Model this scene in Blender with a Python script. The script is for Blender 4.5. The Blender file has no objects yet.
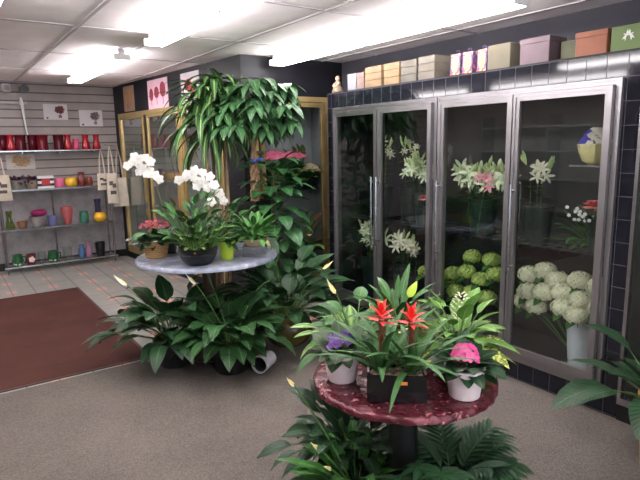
import bpy, math, random
from mathutils import Vector as V, Matrix, noise
S = bpy.context.scene
C = S.collection
PI = math.pi
TAU = 2 * PI
rnd = random.Random(7)
def R(a, b): return rnd.uniform(a, b)

# ------------------------------------------------------------------ materials
def nodes(name):
    m = bpy.data.materials.new(name); m.use_nodes = True
    nt = m.node_tree; b = nt.nodes['Principled BSDF']
    return m, nt, b
def srgb(c): return tuple(((x / 255 / 12.92) if x / 255 <= .04045 else ((x / 255 + .055) / 1.055) ** 2.4) for x in c) + (1,)
def mixc(nt, fac, a, b):
    n = nt.nodes.new('ShaderNodeMix'); n.data_type = 'RGBA'
    for i, v in ((0, fac), (6, a), (7, b)):
        if hasattr(v, 'is_output'): nt.links.new(v, n.inputs[i])
        else: n.inputs[i].default_value = v
    return n.outputs[2]
def math_(nt, op, a, b=0.0, c=None):
    n = nt.nodes.new('ShaderNodeMath'); n.operation = op
    for i, v in enumerate((a, b, c)):
        if v is None: continue
        if hasattr(v, 'is_output'): nt.links.new(v, n.inputs[i])
        else: n.inputs[i].default_value = v
    return n.outputs[0]
def coord(nt, kind='Object'): return nt.nodes.new('ShaderNodeTexCoord').outputs[kind]
def geo(nt): return nt.nodes.new('ShaderNodeNewGeometry').outputs['Position']
def noise_(nt, vec, scale, detail=3, rough=.5):
    n = nt.nodes.new('ShaderNodeTexNoise'); n.inputs['Scale'].default_value = scale
    n.inputs['Detail'].default_value = detail; n.inputs['Roughness'].default_value = rough
    nt.links.new(vec, n.inputs['Vector']); return n.outputs['Fac']
def ramp(nt, fac, lo, hi):
    n = nt.nodes.new('ShaderNodeMapRange'); n.clamp = True
    n.inputs[1].default_value = lo; n.inputs[2].default_value = hi
    nt.links.new(fac, n.inputs[0]); return n.outputs[0]
def bump(nt, b, h, strength=.3, dist=.01):
    n = nt.nodes.new('ShaderNodeBump'); n.inputs['Strength'].default_value = strength
    n.inputs['Distance'].default_value = dist
    nt.links.new(h, n.inputs['Height']); nt.links.new(n.outputs[0], b.inputs['Normal'])
def put(nt, b, key, v):
    if hasattr(v, 'is_output'): nt.links.new(v, b.inputs[key])
    else: b.inputs[key].default_value = v
MC = {}
def P(name, col, rough=.5, metal=0., var=.12, vs=12., bmp=0., bs=60., spec=None, col2=None, world=False):
    """plain procedural material: two tones of one colour mixed by noise, optional bump"""
    if name in MC: return MC[name]
    m, nt, b = nodes(name)
    c = srgb(col)
    c2 = srgb(col2) if col2 else tuple(x * (1 - var * 2) for x in c[:3]) + (1,)
    v = geo(nt) if world else coord(nt)
    put(nt, b, 'Base Color', mixc(nt, ramp(nt, noise_(nt, v, vs), .35, .65), c, c2))
    b.inputs['Roughness'].default_value = rough; b.inputs['Metallic'].default_value = metal
    if spec is not None: b.inputs['Specular IOR Level'].default_value = spec
    if bmp: bump(nt, b, noise_(nt, v, bs, 4), bmp, .01)
    MC[name] = m; return m
def leafmat(name, base, vein, edge=None, rough=.38, veinw=.10, side=.25, centre=None, spots=None):
    if name in MC: return MC[name]
    m, nt, b = nodes(name)
    uv = coord(nt, 'UV'); sp = nt.nodes.new('ShaderNodeSeparateXYZ'); nt.links.new(uv, sp.inputs[0])
    e = math_(nt, 'MULTIPLY', math_(nt, 'ABSOLUTE', math_(nt, 'SUBTRACT', sp.outputs[0], .5)), 2.0)
    n = noise_(nt, coord(nt), 9, 2)
    c = mixc(nt, ramp(nt, n, .3, .7), srgb(base), tuple(x * .55 for x in srgb(base)[:3]) + (1,))
    if edge: c = mixc(nt, ramp(nt, math_(nt, 'ADD', e, math_(nt, 'MULTIPLY', noise_(nt, coord(nt), 50), .5)), .95, 1.1), c, srgb(edge))
    if centre: c = mixc(nt, ramp(nt, math_(nt, 'ADD', e, math_(nt, 'MULTIPLY', noise_(nt, coord(nt), 60), .7)), .85, .55), c, srgb(centre))
    if spots: c = mixc(nt, ramp(nt, noise_(nt, coord(nt), 90, 1), .55, .6), c, srgb(spots))
    sv = math_(nt, 'SINE', math_(nt, 'MULTIPLY', math_(nt, 'SUBTRACT', sp.outputs[1], math_(nt, 'MULTIPLY', e, .18)), 75.))
    c = mixc(nt, math_(nt, 'MULTIPLY', ramp(nt, sv, .3, 1.), side * .45), c, srgb(vein))
    c = mixc(nt, math_(nt, 'MULTIPLY', ramp(nt, e, veinw * .8, veinw * .3), .55), c, srgb(vein))
    put(nt, b, 'Base Color', c); b.inputs['Roughness'].default_value = rough + .1; b.inputs['Specular IOR Level'].default_value = .3
    bump(nt, b, sv, .15, .004)
    MC[name] = m; return m
def glass(name, tint=(.9, .95, .93), refl=1.5, add=.02):
    if name in MC: return MC[name]
    m, nt, b = nodes(name); nt.nodes.remove(b)
    o = nt.nodes['Material Output']; t = nt.nodes.new('ShaderNodeBsdfTransparent'); t.inputs[0].default_value = tint + (1,)
    g = nt.nodes.new('ShaderNodeBsdfGlossy'); g.inputs['Roughness'].default_value = .02
    f = nt.nodes.new('ShaderNodeFresnel'); f.inputs[0].default_value = 1.45
    fac = math_(nt, 'ADD', math_(nt, 'MULTIPLY', f.outputs[0], refl), add)
    bf = nt.nodes.new('ShaderNodeNewGeometry').outputs['Backfacing']   # only the outer face of a pane mirrors
    fac = math_(nt, 'MULTIPLY', fac, math_(nt, 'SUBTRACT', 1.0, bf))
    mx = nt.nodes.new('ShaderNodeMixShader'); nt.links.new(fac, mx.inputs[0])
    nt.links.new(t.outputs[0], mx.inputs[1]); nt.links.new(g.outputs[0], mx.inputs[2]); nt.links.new(mx.outputs[0], o.inputs[0])
    MC[name] = m; return m
def emit(name, col, s):
    m, nt, b = nodes(name); b.inputs['Base Color'].default_value = col + (1,)
    b.inputs['Emission Color'].default_value = col + (1,); b.inputs['Emission Strength'].default_value = s
    return m
def band(nt, x, period, offset, width):
    """1 near every line x = offset + k*period"""
    f = math_(nt, 'FRACT', math_(nt, 'DIVIDE', math_(nt, 'SUBTRACT', x, offset - period * 50), period))
    d = math_(nt, 'MINIMUM', f, math_(nt, 'SUBTRACT', 1.0, f))
    return math_(nt, 'LESS_THAN', d, width / period / 2)
def sep(nt, v):
    s = nt.nodes.new('ShaderNodeSeparateXYZ'); nt.links.new(v, s.inputs[0]); return s.outputs
def m_tilewall(name, ax=1, size=.112, oy=1.465, oz=.135):
    m, nt, b = nodes(name); s = sep(nt, geo(nt))
    g = math_(nt, 'MAXIMUM', band(nt, s[ax], size, oy, .004), band(nt, s[2], .12333, oz, .004))
    put(nt, b, 'Base Color', mixc(nt, g, srgb((22, 23, 30)), srgb((62, 60, 68))))
    put(nt, b, 'Roughness', math_(nt, 'ADD', math_(nt, 'MULTIPLY', g, .6), .06)); b.inputs['Specular IOR Level'].default_value = .35
    bump(nt, b, math_(nt, 'SUBTRACT', 1.0, g), .4, .003); return m
def m_slat():
    m, nt, b = nodes('slatwall_panel'); s = sep(nt, geo(nt))
    g = math_(nt, 'MULTIPLY', band(nt, s[2], .107, 1.09, .016), math_(nt, 'GREATER_THAN', s[2], 1.05))
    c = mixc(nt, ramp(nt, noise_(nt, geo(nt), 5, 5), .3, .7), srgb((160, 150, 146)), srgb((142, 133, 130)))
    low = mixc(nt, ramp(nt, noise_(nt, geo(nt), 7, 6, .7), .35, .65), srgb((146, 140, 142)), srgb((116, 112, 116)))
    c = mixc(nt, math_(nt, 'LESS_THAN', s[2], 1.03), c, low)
    put(nt, b, 'Base Color', mixc(nt, g, c, srgb((88, 80, 82)))); b.inputs['Roughness'].default_value = .5
    bump(nt, b, math_(nt, 'SUBTRACT', 1.0, g), .8, .008); return m
def m_tilefloor():
    m, nt, b = nodes('ceramic_floor_tile'); s = sep(nt, geo(nt))
    v = coord(nt)
    g = math_(nt, 'MAXIMUM', band(nt, s[0], .42, .745, .014), band(nt, s[1], .47, 6.02, .010))
    g = math_(nt, 'MAXIMUM', g, band(nt, s[0], .42, .945, .010))
    sal = math_(nt, 'MULTIPLY', band(nt, s[0], .42, .945, .10), band(nt, s[1], .47, 5.79, .15))
    c = mixc(nt, ramp(nt, noise_(nt, geo(nt), 4, 4), .3, .7), srgb((150, 148, 142)), srgb((134, 133, 128)))
    c = mixc(nt, sal, c, srgb((196, 146, 130)))
    put(nt, b, 'Base Color', mixc(nt, g, c, srgb((92, 84, 84)))); b.inputs['Roughness'].default_value = .35
    bump(nt, b, math_(nt, 'SUBTRACT', 1.0, g), .3, .004); return m
def m_carpet(name, a, b2, sc=220.):
    m, nt, b = nodes(name)
    n = noise_(nt, geo(nt), sc, 5, .7); n2 = noise_(nt, geo(nt), 2.2, 4)
    f = math_(nt, 'ADD', math_(nt, 'MULTIPLY', n, .75), math_(nt, 'MULTIPLY', n2, .25))
    put(nt, b, 'Base Color', mixc(nt, ramp(nt, f, .38, .62), srgb(a), srgb(b2)))
    b.inputs['Roughness'].default_value = .95; b.inputs['Specular IOR Level'].default_value = .15
    bump(nt, b, n, .9, .008); return m
def m_foil(name, a, b2, hi, rough=.22, metal=.35, sc=14.):
    m, nt, b = nodes(name); v = coord(nt)
    n = noise_(nt, v, sc, 5, .6)
    vo = nt.nodes.new('ShaderNodeTexVoronoi'); vo.inputs['Scale'].default_value = sc * 1.6; nt.links.new(v, vo.inputs['Vector'])
    c = mixc(nt, ramp(nt, n, .4, .62), srgb(a), srgb(b2)); c = mixc(nt, ramp(nt, noise_(nt, v, sc * 3, 4), .6, .68), c, srgb(hi))
    put(nt, b, 'Base Color', c); b.inputs['Roughness'].default_value = rough; b.inputs['Metallic'].default_value = metal
    bump(nt, b, math_(nt, 'ADD', vo.outputs['Distance'], n), .55, .012); return m
def m_weave(name, a, b2):
    m, nt, b = nodes(name); w = nt.nodes.new('ShaderNodeTexWave'); w.bands_direction = 'Z'
    w.inputs['Scale'].default_value = 22; w.inputs['Distortion'].default_value = 1.5; nt.links.new(coord(nt), w.inputs['Vector'])
    put(nt, b, 'Base Color', mixc(nt, w.outputs['Fac'], srgb(a), srgb(b2))); b.inputs['Roughness'].default_value = .7
    bump(nt, b, w.outputs['Fac'], .8, .01); return m
def m_print(name, bg, ink, ink2, scale=26., th=.56):
    """a printed picture: paper with blots of ink in the middle"""
    m, nt, b = nodes(name); uv = coord(nt, 'UV'); s = sep(nt, uv)
    d = math_(nt, 'SQRT', math_(nt, 'ADD', math_(nt, 'POWER', math_(nt, 'MULTIPLY', math_(nt, 'SUBTRACT', s[0], .5), 1.3), 2.), math_(nt, 'POWER', math_(nt, 'SUBTRACT', s[1], .55), 2.)))
    n = noise_(nt, uv, scale * .3, 4, .7)
    f = ramp(nt, math_(nt, 'SUBTRACT', math_(nt, 'ADD', n, .22), d), th - .22, th - .16)
    c = mixc(nt, ramp(nt, noise_(nt, uv, scale, 2), .45, .55), srgb(ink), srgb(ink2))
    put(nt, b, 'Base Color', mixc(nt, f, srgb(bg), c)); b.inputs['Roughness'].default_value = .5; return m

G_DOOR = glass('cooler_glass', (.93, .96, .95), 1.9, .04)
G_GOLD = glass('gold_cooler_glass', (.92, .95, .94), 3.0, .14)
G_CLEAR = glass('clear_glass', (.93, .96, .95), 1.6, .04)
CHROME = P('chrome', (190, 190, 195), .22, 1., .05)
ALU = P('brushed_aluminium', (146, 143, 145), .34, .85, .06, 6)
GOLD = P('gold_anodised', (196, 172, 118), .38, .65, .08, 5)
BLACKP = P('black_plastic', (18, 18, 20), .4)
BLACKW = P('black_panel', (22, 22, 29), .5, 0, .1, 3, spec=.3)
SOIL = P('potting_soil', (40, 30, 24), .95, bmp=.8, bs=90)
STEM = P('green_stem', (70, 105, 48), .5)
WHITE = P('white_paint', (225, 224, 222), .45, var=.03)
LF_DARK = leafmat('dark_glossy_leaf', (30, 58, 34), (76, 108, 70), rough=.3, side=.22)
LF_LILY = leafmat('peace_lily_leaf', (34, 66, 38), (84, 122, 76), rough=.3, side=.28)
LF_MID = leafmat('mid_green_leaf', (52, 100, 44), (118, 156, 84), rough=.38)
LF_LIGHT = leafmat('light_green_leaf', (104, 152, 72), (190, 205, 130), rough=.4)
LF_VAR = leafmat('variegated_leaf', (54, 98, 48), (160, 180, 110), edge=(120, 150, 80), rough=.38, centre=(120, 152, 78))
LF_STRAP = leafmat('strap_leaf', (60, 100, 52), (96, 130, 76), rough=.38, side=0, veinw=.02)
LF_STRAPV = leafmat('striped_strap_leaf', (52, 96, 52), (176, 196, 110), rough=.3, side=0, veinw=.34)
LF_PALM = leafmat('palm_leaf', (30, 64, 36), (70, 110, 66), rough=.4, side=0, veinw=.05)
LF_CROTON = leafmat('croton_leaf', (82, 112, 52), (206, 190, 92), rough=.35, side=.8, spots=(190, 196, 110), veinw=.16)
LF_MONEY = leafmat('money_tree_leaf', (50, 92, 52), (130, 168, 118), rough=.35, side=.3)
SPATHE = P('white_spathe', (238, 236, 214), .5, var=.05)
SPATHE_Y = P('cream_spathe', (226, 214, 150), .5, var=.08)
PETW = P('white_petal', (206, 204, 200), .5, var=.03)
TERRA = P('terracotta', (150, 96, 62), .8, var=.12, bmp=.3)

# ------------------------------------------------------------------ mesh builder
class MB:
    def __init__(s): s.v = []; s.f = []; s.uv = []; s.mi = []
    def face(s, ids, uvs=None, mi=0): s.f.append(ids); s.uv.append(uvs or [(0, 0)] * len(ids)); s.mi.append(mi)
    def grid(s, rows, mi=0, closed=False, uvs=None):
        n = len(rows[0]); b = len(s.v)
        for r in rows: s.v.extend(r)
        k = n if closed else n - 1
        for i in range(len(rows) - 1):
            for j in range(k):
                j2 = (j + 1) % n
                u0, u1 = j / k, (j + 1) / k; v0, v1 = i / (len(rows) - 1), (i + 1) / (len(rows) - 1)
                s.face((b + i * n + j, b + i * n + j2, b + (i + 1) * n + j2, b + (i + 1) * n + j), [(u0, v0), (u1, v0), (u1, v1), (u0, v1)], mi)
        return b
    def box(s, lo, hi, mi=0, M=None, bev=0):
        x0, y0, z0 = lo; x1, y1, z1 = hi
        if bev:
            # chamfered box: four rings with cut corners
            def ring(z, q, c):
                a, b_, c_, d = x0 + q, x1 - q, y0 + q, y1 - q
                return [V((a + c, c_, z)), V((b_ - c, c_, z)), V((b_, c_ + c, z)), V((b_, d - c, z)), V((b_ - c, d, z)), V((a + c, d, z)), V((a, d - c, z)), V((a, c_ + c, z))]
            rs = [ring(z0, bev, bev), ring(z0 + bev, 0, bev), ring(z1 - bev, 0, bev), ring(z1, bev, bev)]
            if M: rs = [[M @ p for p in r] for r in rs]
            b = s.grid(rs, mi, True); s.face(tuple(b + i for i in range(7, -1, -1)), None, mi); s.face(tuple(b + 24 + i for i in range(8)), None, mi); return
        ps = [V((x, y, z)) for z in (z0, z1) for x, y in ((x0, y0), (x1, y0), (x1, y1), (x0, y1))]
        if M: ps = [M @ p for p in ps]
        b = len(s.v); s.v.extend(ps); q = [(0, 0), (1, 0), (1, 1), (0, 1)]
        for f in ((3, 2, 1, 0), (4, 5, 6, 7), (0, 1, 5, 4), (1, 2, 6, 5), (2, 3, 7, 6), (3, 0, 4, 7)): s.face(tuple(b + i for i in f), q, mi)
    def lathe(s, prof, n=24, c=(0, 0, 0), mi=0, M=None, wob=None):
        rows = []
        for r, z in prof:
            row = []
            for i in range(n):
                a = TAU * i / n; rr = r * (wob(a, z) if wob else 1)
                p = V((c[0] + rr * math.cos(a), c[1] + rr * math.sin(a), c[2] + z)); row.append(M @ p if M else p)
            rows.append(row)
        b = s.grid(rows, mi, True)
        if prof[0][0] > 1e-4: s.face(tuple(b + n - 1 - i for i in range(n)), None, mi)
        if prof[-1][0] > 1e-4: s.face(tuple(b + (len(prof) - 1) * n + i for i in range(n)), None, mi)
    def tube(s, pts, r, n=6, mi=0):
        rr = r if isinstance(r, (list, tuple)) else [r] * len(pts); rows = []; px = None
        for i, p in enumerate(pts):
            t = (pts[min(i + 1, len(pts) - 1)] - pts[max(i - 1, 0)]).normalized()
            if px is None: px = t.cross(V((0, 0, 1)) if abs(t.z) < .9 else V((1, 0, 0))).normalized()
            px = (px - t * px.dot(t)).normalized(); py = t.cross(px)
            rows.append([p + (px * math.cos(TAU * k / n) + py * math.sin(TAU * k / n)) * rr[i] for k in range(n)])
        b = s.grid(rows, mi, True); s.face(tuple(b + n - 1 - k for k in range(n)), None, mi); s.face(tuple(b + (len(rows) - 1) * n + k for k in range(n)), None, mi)
    def blade(s, base, d, n, L, W, bend=.6, fold=.25, prof='leaf', segs=7, mi=0, wave=0, twist=0):
        """leaf or petal: starts at base along d, upper face n, bends away from n by `bend` rad over its length"""
        d = d.normalized(); sd = d.cross(n).normalized(); n = sd.cross(d).normalized(); p = base.copy(); rows = []
        for i in range(segs + 1):
            u = i / segs
            if prof == 'leaf': w = (math.sin(PI * u ** .72)) ** .85 * (1 - .12 * u)
            elif prof == 'heart': w = math.sin(PI * min(1, (u + .10) / 1.1) ** .6) ** .7
            elif prof == 'strap': w = min(1, .55 + u * 2.2) * (1 - u ** 3.2) ** .8
            elif prof == 'petal': w = math.sin(PI * (u * .93 + .05) ** 1.25) ** .65
            else: w = math.sin(PI * (u * .9 + .06))
            w = max(w, .03) * W / 2
            k = fold * (1 - .4 * u); wv = math.sin(u * 19 + base.x * 40) * wave * W
            tw = twist * u; sn = sd * math.cos(tw) + n * math.sin(tw); nn = n * math.cos(tw) - sd * math.sin(tw)
            rows.append([p - sn * w * math.cos(k) + nn * (w * math.sin(k) + wv), p - sn * w * .5 * math.cos(k) + nn * (w * .42 * math.sin(k)), p.copy(),
                         p + sn * w * .5 * math.cos(k) + nn * (w * .42 * math.sin(k)), p + sn * w * math.cos(k) + nn * (w * math.sin(k) - wv)])
            a = bend / segs; d, n = d * math.cos(a) - n * math.sin(a), n * math.cos(a) + d * math.sin(a); p = p + d * (L / segs)
        s.grid(rows, mi); return p, d
    def arc(s, base, d, n, L, bend, segs=5):
        p = base.copy(); pts = [p]; d = d.normalized(); n = n - d * n.dot(d)
        n = n.normalized() if n.length > 1e-6 else V((0, 0, 1)).cross(d).normalized()
        for i in range(segs):
            a = bend / segs; d, n = d * math.cos(a) - n * math.sin(a), n * math.cos(a) + d * math.sin(a); p = p + d * (L / segs); pts.append(p)
        return pts, d, n
    def make(s, name, mats, parent=None, smooth=True, sharp=40):
        me = bpy.data.meshes.new(name); me.from_pydata([tuple(p) for p in s.v], [], s.f)
        ul = me.uv_layers.new(name='UVMap'); flat = [c for f in s.uv for uvp in f for c in uvp]; ul.data.foreach_set('uv', flat)
        for m in (mats if isinstance(mats, (list, tuple)) else [mats]): me.materials.append(m)
        me.polygons.foreach_set('material_index', s.mi)
        if smooth:
            me.polygons.foreach_set('use_smooth', [True] * len(s.f))
            try: me.set_sharp_from_angle(angle=math.radians(sharp))
            except Exception: pass
        me.update(); o = bpy.data.objects.new(name, me); C.objects.link(o)
        if parent: o.parent = parent
        return o

def tag(o, label, cat, group=None):
    o['label'] = label; o['category'] = cat
    if group: o['group'] = group
    return o
def thing(name, label, cat, loc=(0, 0, 0), rz=0, group=None):
    o = bpy.data.objects.new(name, None); C.objects.link(o); o.empty_display_size = .05
    o.location = loc; o.rotation_euler = (0, 0, rz); return tag(o, label, cat, group)
def struct(name, mb, mats, parent=None, smooth=False):
    o = mb.make(name, mats, parent, smooth)
    if not parent: o['kind'] = 'structure'
    return o
def boxpart(name, lo, hi, mats, parent=None, bev=0, M=None):
    b = MB(); b.box(lo, hi, 0, M, bev); return b.make(name, mats, parent, smooth=False)
def boxstruct(name, lo, hi, mats, parent=None): b = MB(); b.box(lo, hi); return struct(name, b, mats, parent)
def dirv(az, el): return V((math.cos(az) * math.cos(el), math.sin(az) * math.cos(el), math.sin(el)))
def nrm(az, el): return V((-math.cos(az) * math.sin(el), -math.sin(az) * math.sin(el), math.cos(el)))

# ------------------------------------------------------------------ setting
CZ = 2.38
SLAT = m_slat(); TILEF = m_tilefloor(); CARPET = m_carpet('grey_carpet', (118, 110, 103), (82, 77, 73), 130.)
CEILM = P('ceiling_tile', (244, 236, 236), .9, var=.04, vs=6, bmp=.25, bs=130, world=True)
TILEB = m_tilewall('black_ceramic_tile')
b = MB(); b.box((-2.6, 3.88, -.1), (3.6, 8.03, 0)); struct('floor', b, TILEF)
b = MB(); b.box((-2.6, -2.6, -.1), (3.6, 3.88, .004)); struct('floor', b, CARPET)
boxstruct('ceiling', (-2.6, -2.6, CZ), (3.6, 8.13, CZ + .1), CEILM)
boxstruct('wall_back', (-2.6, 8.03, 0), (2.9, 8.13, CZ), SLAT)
boxstruct('wall_left', (-2.7, -2.6, 0), (-2.6, 8.13, CZ), P('left_wall_paint', (150, 140, 136), .7, world=True, vs=3))
FW = P('front_wall_paint', (190, 184, 180), .7, world=True, vs=3)
b = MB(); b.box((-2.6, -2.7, 0), (3.6, -2.6, .45)); b.box((-2.6, -2.7, 2.15), (3.6, -2.6, CZ)); b.box((-2.6, -2.7, .45), (-2.2, -2.6, 2.15)); b.box((3.0, -2.7, .45), (3.6, -2.6, 2.15)); struct('wall_front', b, FW)
b = MB(); [b.box((x - .03, -2.69, .45), (x + .03, -2.62, 2.15)) for x in (-2.17, -.45, 1.25, 2.97)]; b.box((-2.14, -2.69, .45), (2.94, -2.62, .50)); b.box((-2.14, -2.69, 2.10), (2.94, -2.62, 2.15)); wf = struct('fill_window_1', b, ALU)  # unseen front window, added to let in daylight as fill
boxstruct('wall_right', (3.6, -2.6, 0), (3.7, 8.13, CZ), P('dark_wall_paint', (58, 57, 66), .8, world=True, vs=3))
b = MB()
for k in range(-6, 5):
    x = .91 + .61 * k
    if -2.6 < x < 3.5: b.box((x - .0125, -2.6, CZ - .007), (x + .0125, 8.03, CZ))
for k in range(-6, 4):
    y = 4.17 + 1.22 * k
    if y > -2.5: b.box((-2.6, y - .0125, CZ - .006), (3.6, y + .0125, CZ))
struct('trim_1', b, P('shaded_ceiling_grid', (176, 168, 172), .6, var=.03))  # white bars given a darker colour for the shadow on them
boxstruct('baseboard_back', (-2.6, 8.015, 0), (2.13, 8.03, .1), BLACKP)

# angled cooler wall on the left: runs from the slat wall corner A to the near corner B
A2 = V((2.13, 8.02, 0)); B2 = V((2.42, 4.72, 0)); WL = (A2 - B2).length
WANG = math.atan2((A2 - B2).y, (A2 - B2).x)
MW = Matrix.Translation(B2) @ Matrix.Rotation(WANG, 4, 'Z')      # local x runs from B to A, local +y faces the shop
def wbox(name, lo, hi, mats, parent=None, bev=0): return boxpart(name, lo, hi, mats, parent, bev)
# gold-framed cooler in the angled wall
gc = thing('display_cooler', 'gold-framed glass-door flower cooler set in the angled wall beside the slat wall', 'cooler'); gc.matrix_world = MW
b = MB()
b.box((0, -.02, 2.0), (WL, .0, CZ)); b.box((0, -.02, 0), (WL, .0, .12))
b.box((3.12, -.02, .12), (WL, .0, 2.0)); b.box((0, -.02, .12), (.34, .0, 2.0))
o = b.make('surround_panel', BLACKW, gc, False)
b = MB()
b.box((.34, -.62, .1), (3.12, -.60, 2.0)); b.box((.34, -.62, .08), (3.12, -.02, .12)); b.box((.34, -.62, 1.98), (3.12, -.02, 2.0))
b.box((.34, -.62, .1), (.36, -.02, 2.0)); b.box((3.10, -.62, .1), (3.12, -.02, 2.0))
b.make('cooler_lining', P('pale_cooler_lining', (178, 184, 176), .6, vs=3), gc, False)
def goldframe(x0, x1, z0, z1, w, parent, name='frame', y0=0, y1=.04, mat=GOLD, ax=0):
    b = MB()
    b.box((x0, y0, z1 - w), (x1, y1, z1)); b.box((x0, y0, z0), (x1, y1, z0 + w)); b.box((x0, y0, z0 + w), (x0 + w, y1, z1 - w)); b.box((x1 - w, y0, z0 + w), (x1, y1, z1 - w))
    # a thin raised bead round the inside gives the extrusion its line
    q = w * .72
    b.box((x0 + q, y1, z1 - w), (x1 - q, y1 + .006, z1 - q)); b.box((x0 + q, y1, z0 + q), (x1 - q, y1 + .006, z0 + w))
    b.box((x0 + q, y1, z0 + w), (x0 + w, y1 + .006, z1 - w)); b.box((x1 - w, y1, z0 + w), (x1 - q, y1 + .006, z1 - w))
    return b.make(name, mat, parent, False)
goldframe(.34, 3.12, .10, 2.0, .05, gc, 'cooler_frame', -.01, .03)
for x0, x1 in ((2.28, 3.06), (1.32, 2.18), (.40, 1.22)):
    d = goldframe(x0, x1, .16, 1.945, .028, gc, 'door', .0, .03)
    boxpart('glass_pane', (x0 + .024, .012, .18), (x1 - .024, .018, 1.92), G_GOLD, d)
    boxpart('handle', (x0 + .006, .036, .85), (x0 + .021, .065, 1.25), GOLD, d)
boxpart('mullion', (2.18, -.01, .15), (2.28, .02, 1.95), P('dark_bronze', (62, 52, 46), .4, .5), gc)
boxpart('mullion', (1.22, -.01, .15), (1.32, .045, 1.95), GOLD, gc)
# upright cooler facing the shop on the near side of the corner
g2 = thing('display_cooler', 'gold-framed single-door flower cooler in the dark wall behind the potted plants', 'cooler', (2.42, 4.72, 0))
b = MB(); b.box((0, 0, 2.02), (1.18, .02, CZ)); b.box((0, 0, 0), (1.18, .02, .1)); b.box((0, 0, .1), (.10, .02, 2.02)); b.box((.985, 0, .1), (1.18, .02, 2.02))
b.make('surround_panel', BLACKW, g2, False)
b = MB(); b.box((.1, .31, .1), (.985, .33, 2.02)); b.box((.1, .02, .08), (.985, .33, .1)); b.box((.1, .02, 2.0), (.985, .33, 2.02)); b.box((.08, .02, .1), (.1, .33, 2.02)); b.box((.985, .02, .1), (1.0, .33, 2.02))
b.make('cooler_lining', P('grey_cooler_lining', (150, 150, 156), .5, vs=3), g2, False)
boxpart('shelf', (.12, .05, 1.08), (.975, .30, 1.095), CHROME, g2)
def gframeY(x0, x1, z0, z1, w, y0, y1, name, parent, mat=GOLD):
    b = MB(); b.box((x0, y0, z1 - w), (x1, y1, z1)); b.box((x0, y0, z0), (x1, y1, z0 + w)); b.box((x0, y0, z0 + w), (x0 + w, y1, z1 - w)); b.box((x1 - w, y0, z0 + w), (x1, y1, z1 - w))
    return b.make(name, mat, parent, False)
gframeY(.10, .985, .10, 2.02, .05, -.02, .03, 'cooler_frame', g2)
d = gframeY(.16, .925, .16, 1.96, .045, -.045, -.005, 'door', g2, P('gold_door_edge', (170, 146, 98), .4, .6))
boxpart('glass_pane', (.2, -.03, .2), (.885, -.024, 1.92), G_DOOR, d)
boxpart('handle', (.175, -.075, .85), (.19, -.046, 1.25), GOLD, d)

# long silver four-door cooler on the right, tiled black round its doors
sc = thing('display_cooler', 'long black-tiled flower cooler with four silver-framed glass doors', 'cooler', (2.96, 0, 0))
b = MB()
b.box((0, 1.385, 1.857), (.04, 4.09, 1.985)); b.box((0, 1.385, 0), (.04, 4.09, .135)); b.box((0, 1.385, .135), (.04, 1.49, 1.857)); b.box((0, 3.985, .135), (.04, 4.09, 1.857))
b.make('tile_surround', TILEB, sc, False)
boxpart('top_ledge', (0, 1.385, 1.985), (.64, 4.10, 1.995), BLACKW, sc)
boxpart('side_panel', (0, 4.09, 0), (.64, 4.10, 1.985), BLACKW, sc)
b = MB()
DARKIN = P('dark_cooler_lining', (30, 33, 34), .45, vs=3)
b.box((.60, 1.40, .1), (.62, 4.03, 1.9)); b.box((.04, 1.40, .1), (.6, 4.03, .12)); b.box((.04, 1.4, 1.88), (.6, 4.03, 1.9)); b.box((.04, 1.385, .12), (.6, 1.4, 1.88)); b.box((.04, 4.01, .12), (.6, 4.03, 1.88))
b.make('cooler_lining', DARKIN, sc, False)
b = MB()
for x in (.16, .28, .40, .52): b.box((x, 1.41, .868), (x + .012, 4.0, .88))
for y in [1.45 + .1 * k for k in range(26)]: b.box((.12, y, .86), (.56, y + .006, .868))
b.make('wire_shelf', P('shelf_wire', (60, 62, 64), .4, .6), sc, False)
def sframe(y0, y1, z0, z1, w, x0, x1, name, parent, wb=None):
    wb = wb or w; b = MB()
    b.box((x0, y0, z1 - w), (x1, y1, z1)); b.box((x0, y0, z0), (x1, y1, z0 + wb)); b.box((x0, y0, z0 + wb), (x1, y0 + w, z1 - w)); b.box((x0, y1 - w, z0 + wb), (x1, y1, z1 - w))
    q = w * .6
    b.box((x0 - .006, y0, z1 - w + q), (x0, y1, z1)); b.box((x0 - .006, y0, z0 + wb), (x0, y0 + w - q, z1 - w + q)); b.box((x0 - .006, y1 - w + q, z0 + wb), (x0, y1, z1 - w + q))
    return b.make(name, ALU, parent, False)
for a0, a1 in ((1.478, 2.742), (2.75, 3.99)):
    f = sframe(a0, a1, .135, 1.857, .032, -.02, .04, 'door_frame', sc, .045)
    boxpart('gasket', (.0, (a0 + a1) / 2 - .012, .18), (.03, (a0 + a1) / 2 + .012, 1.825), BLACKP, f)
    mid = (a0 + a1) / 2
    for y0, y1, hy in ((a0 + .034, mid - .004, mid - .03), (mid + .004, a1 - .034, mid + .03 if a0 > 2 else a1 - .05)):
        d = sframe(y0, y1, .19, 1.82, .04, -.045, -.022, 'door', sc, .05)
        boxpart('glass_pane', (-.036, y0 + .035, .235), (-.030, y1 - .035, 1.785), G_DOOR, d)
        hb = MB(); hb.tube([V((-.085, hy, .72)), V((-.085, hy, 1.28))], .007, 8)
        for z in (.76, 1.24): hb.tube([V((-.085, hy, z)), V((-.045, hy, z))], .007, 8)
        hb.make('handle', CHROME, d)
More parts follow.
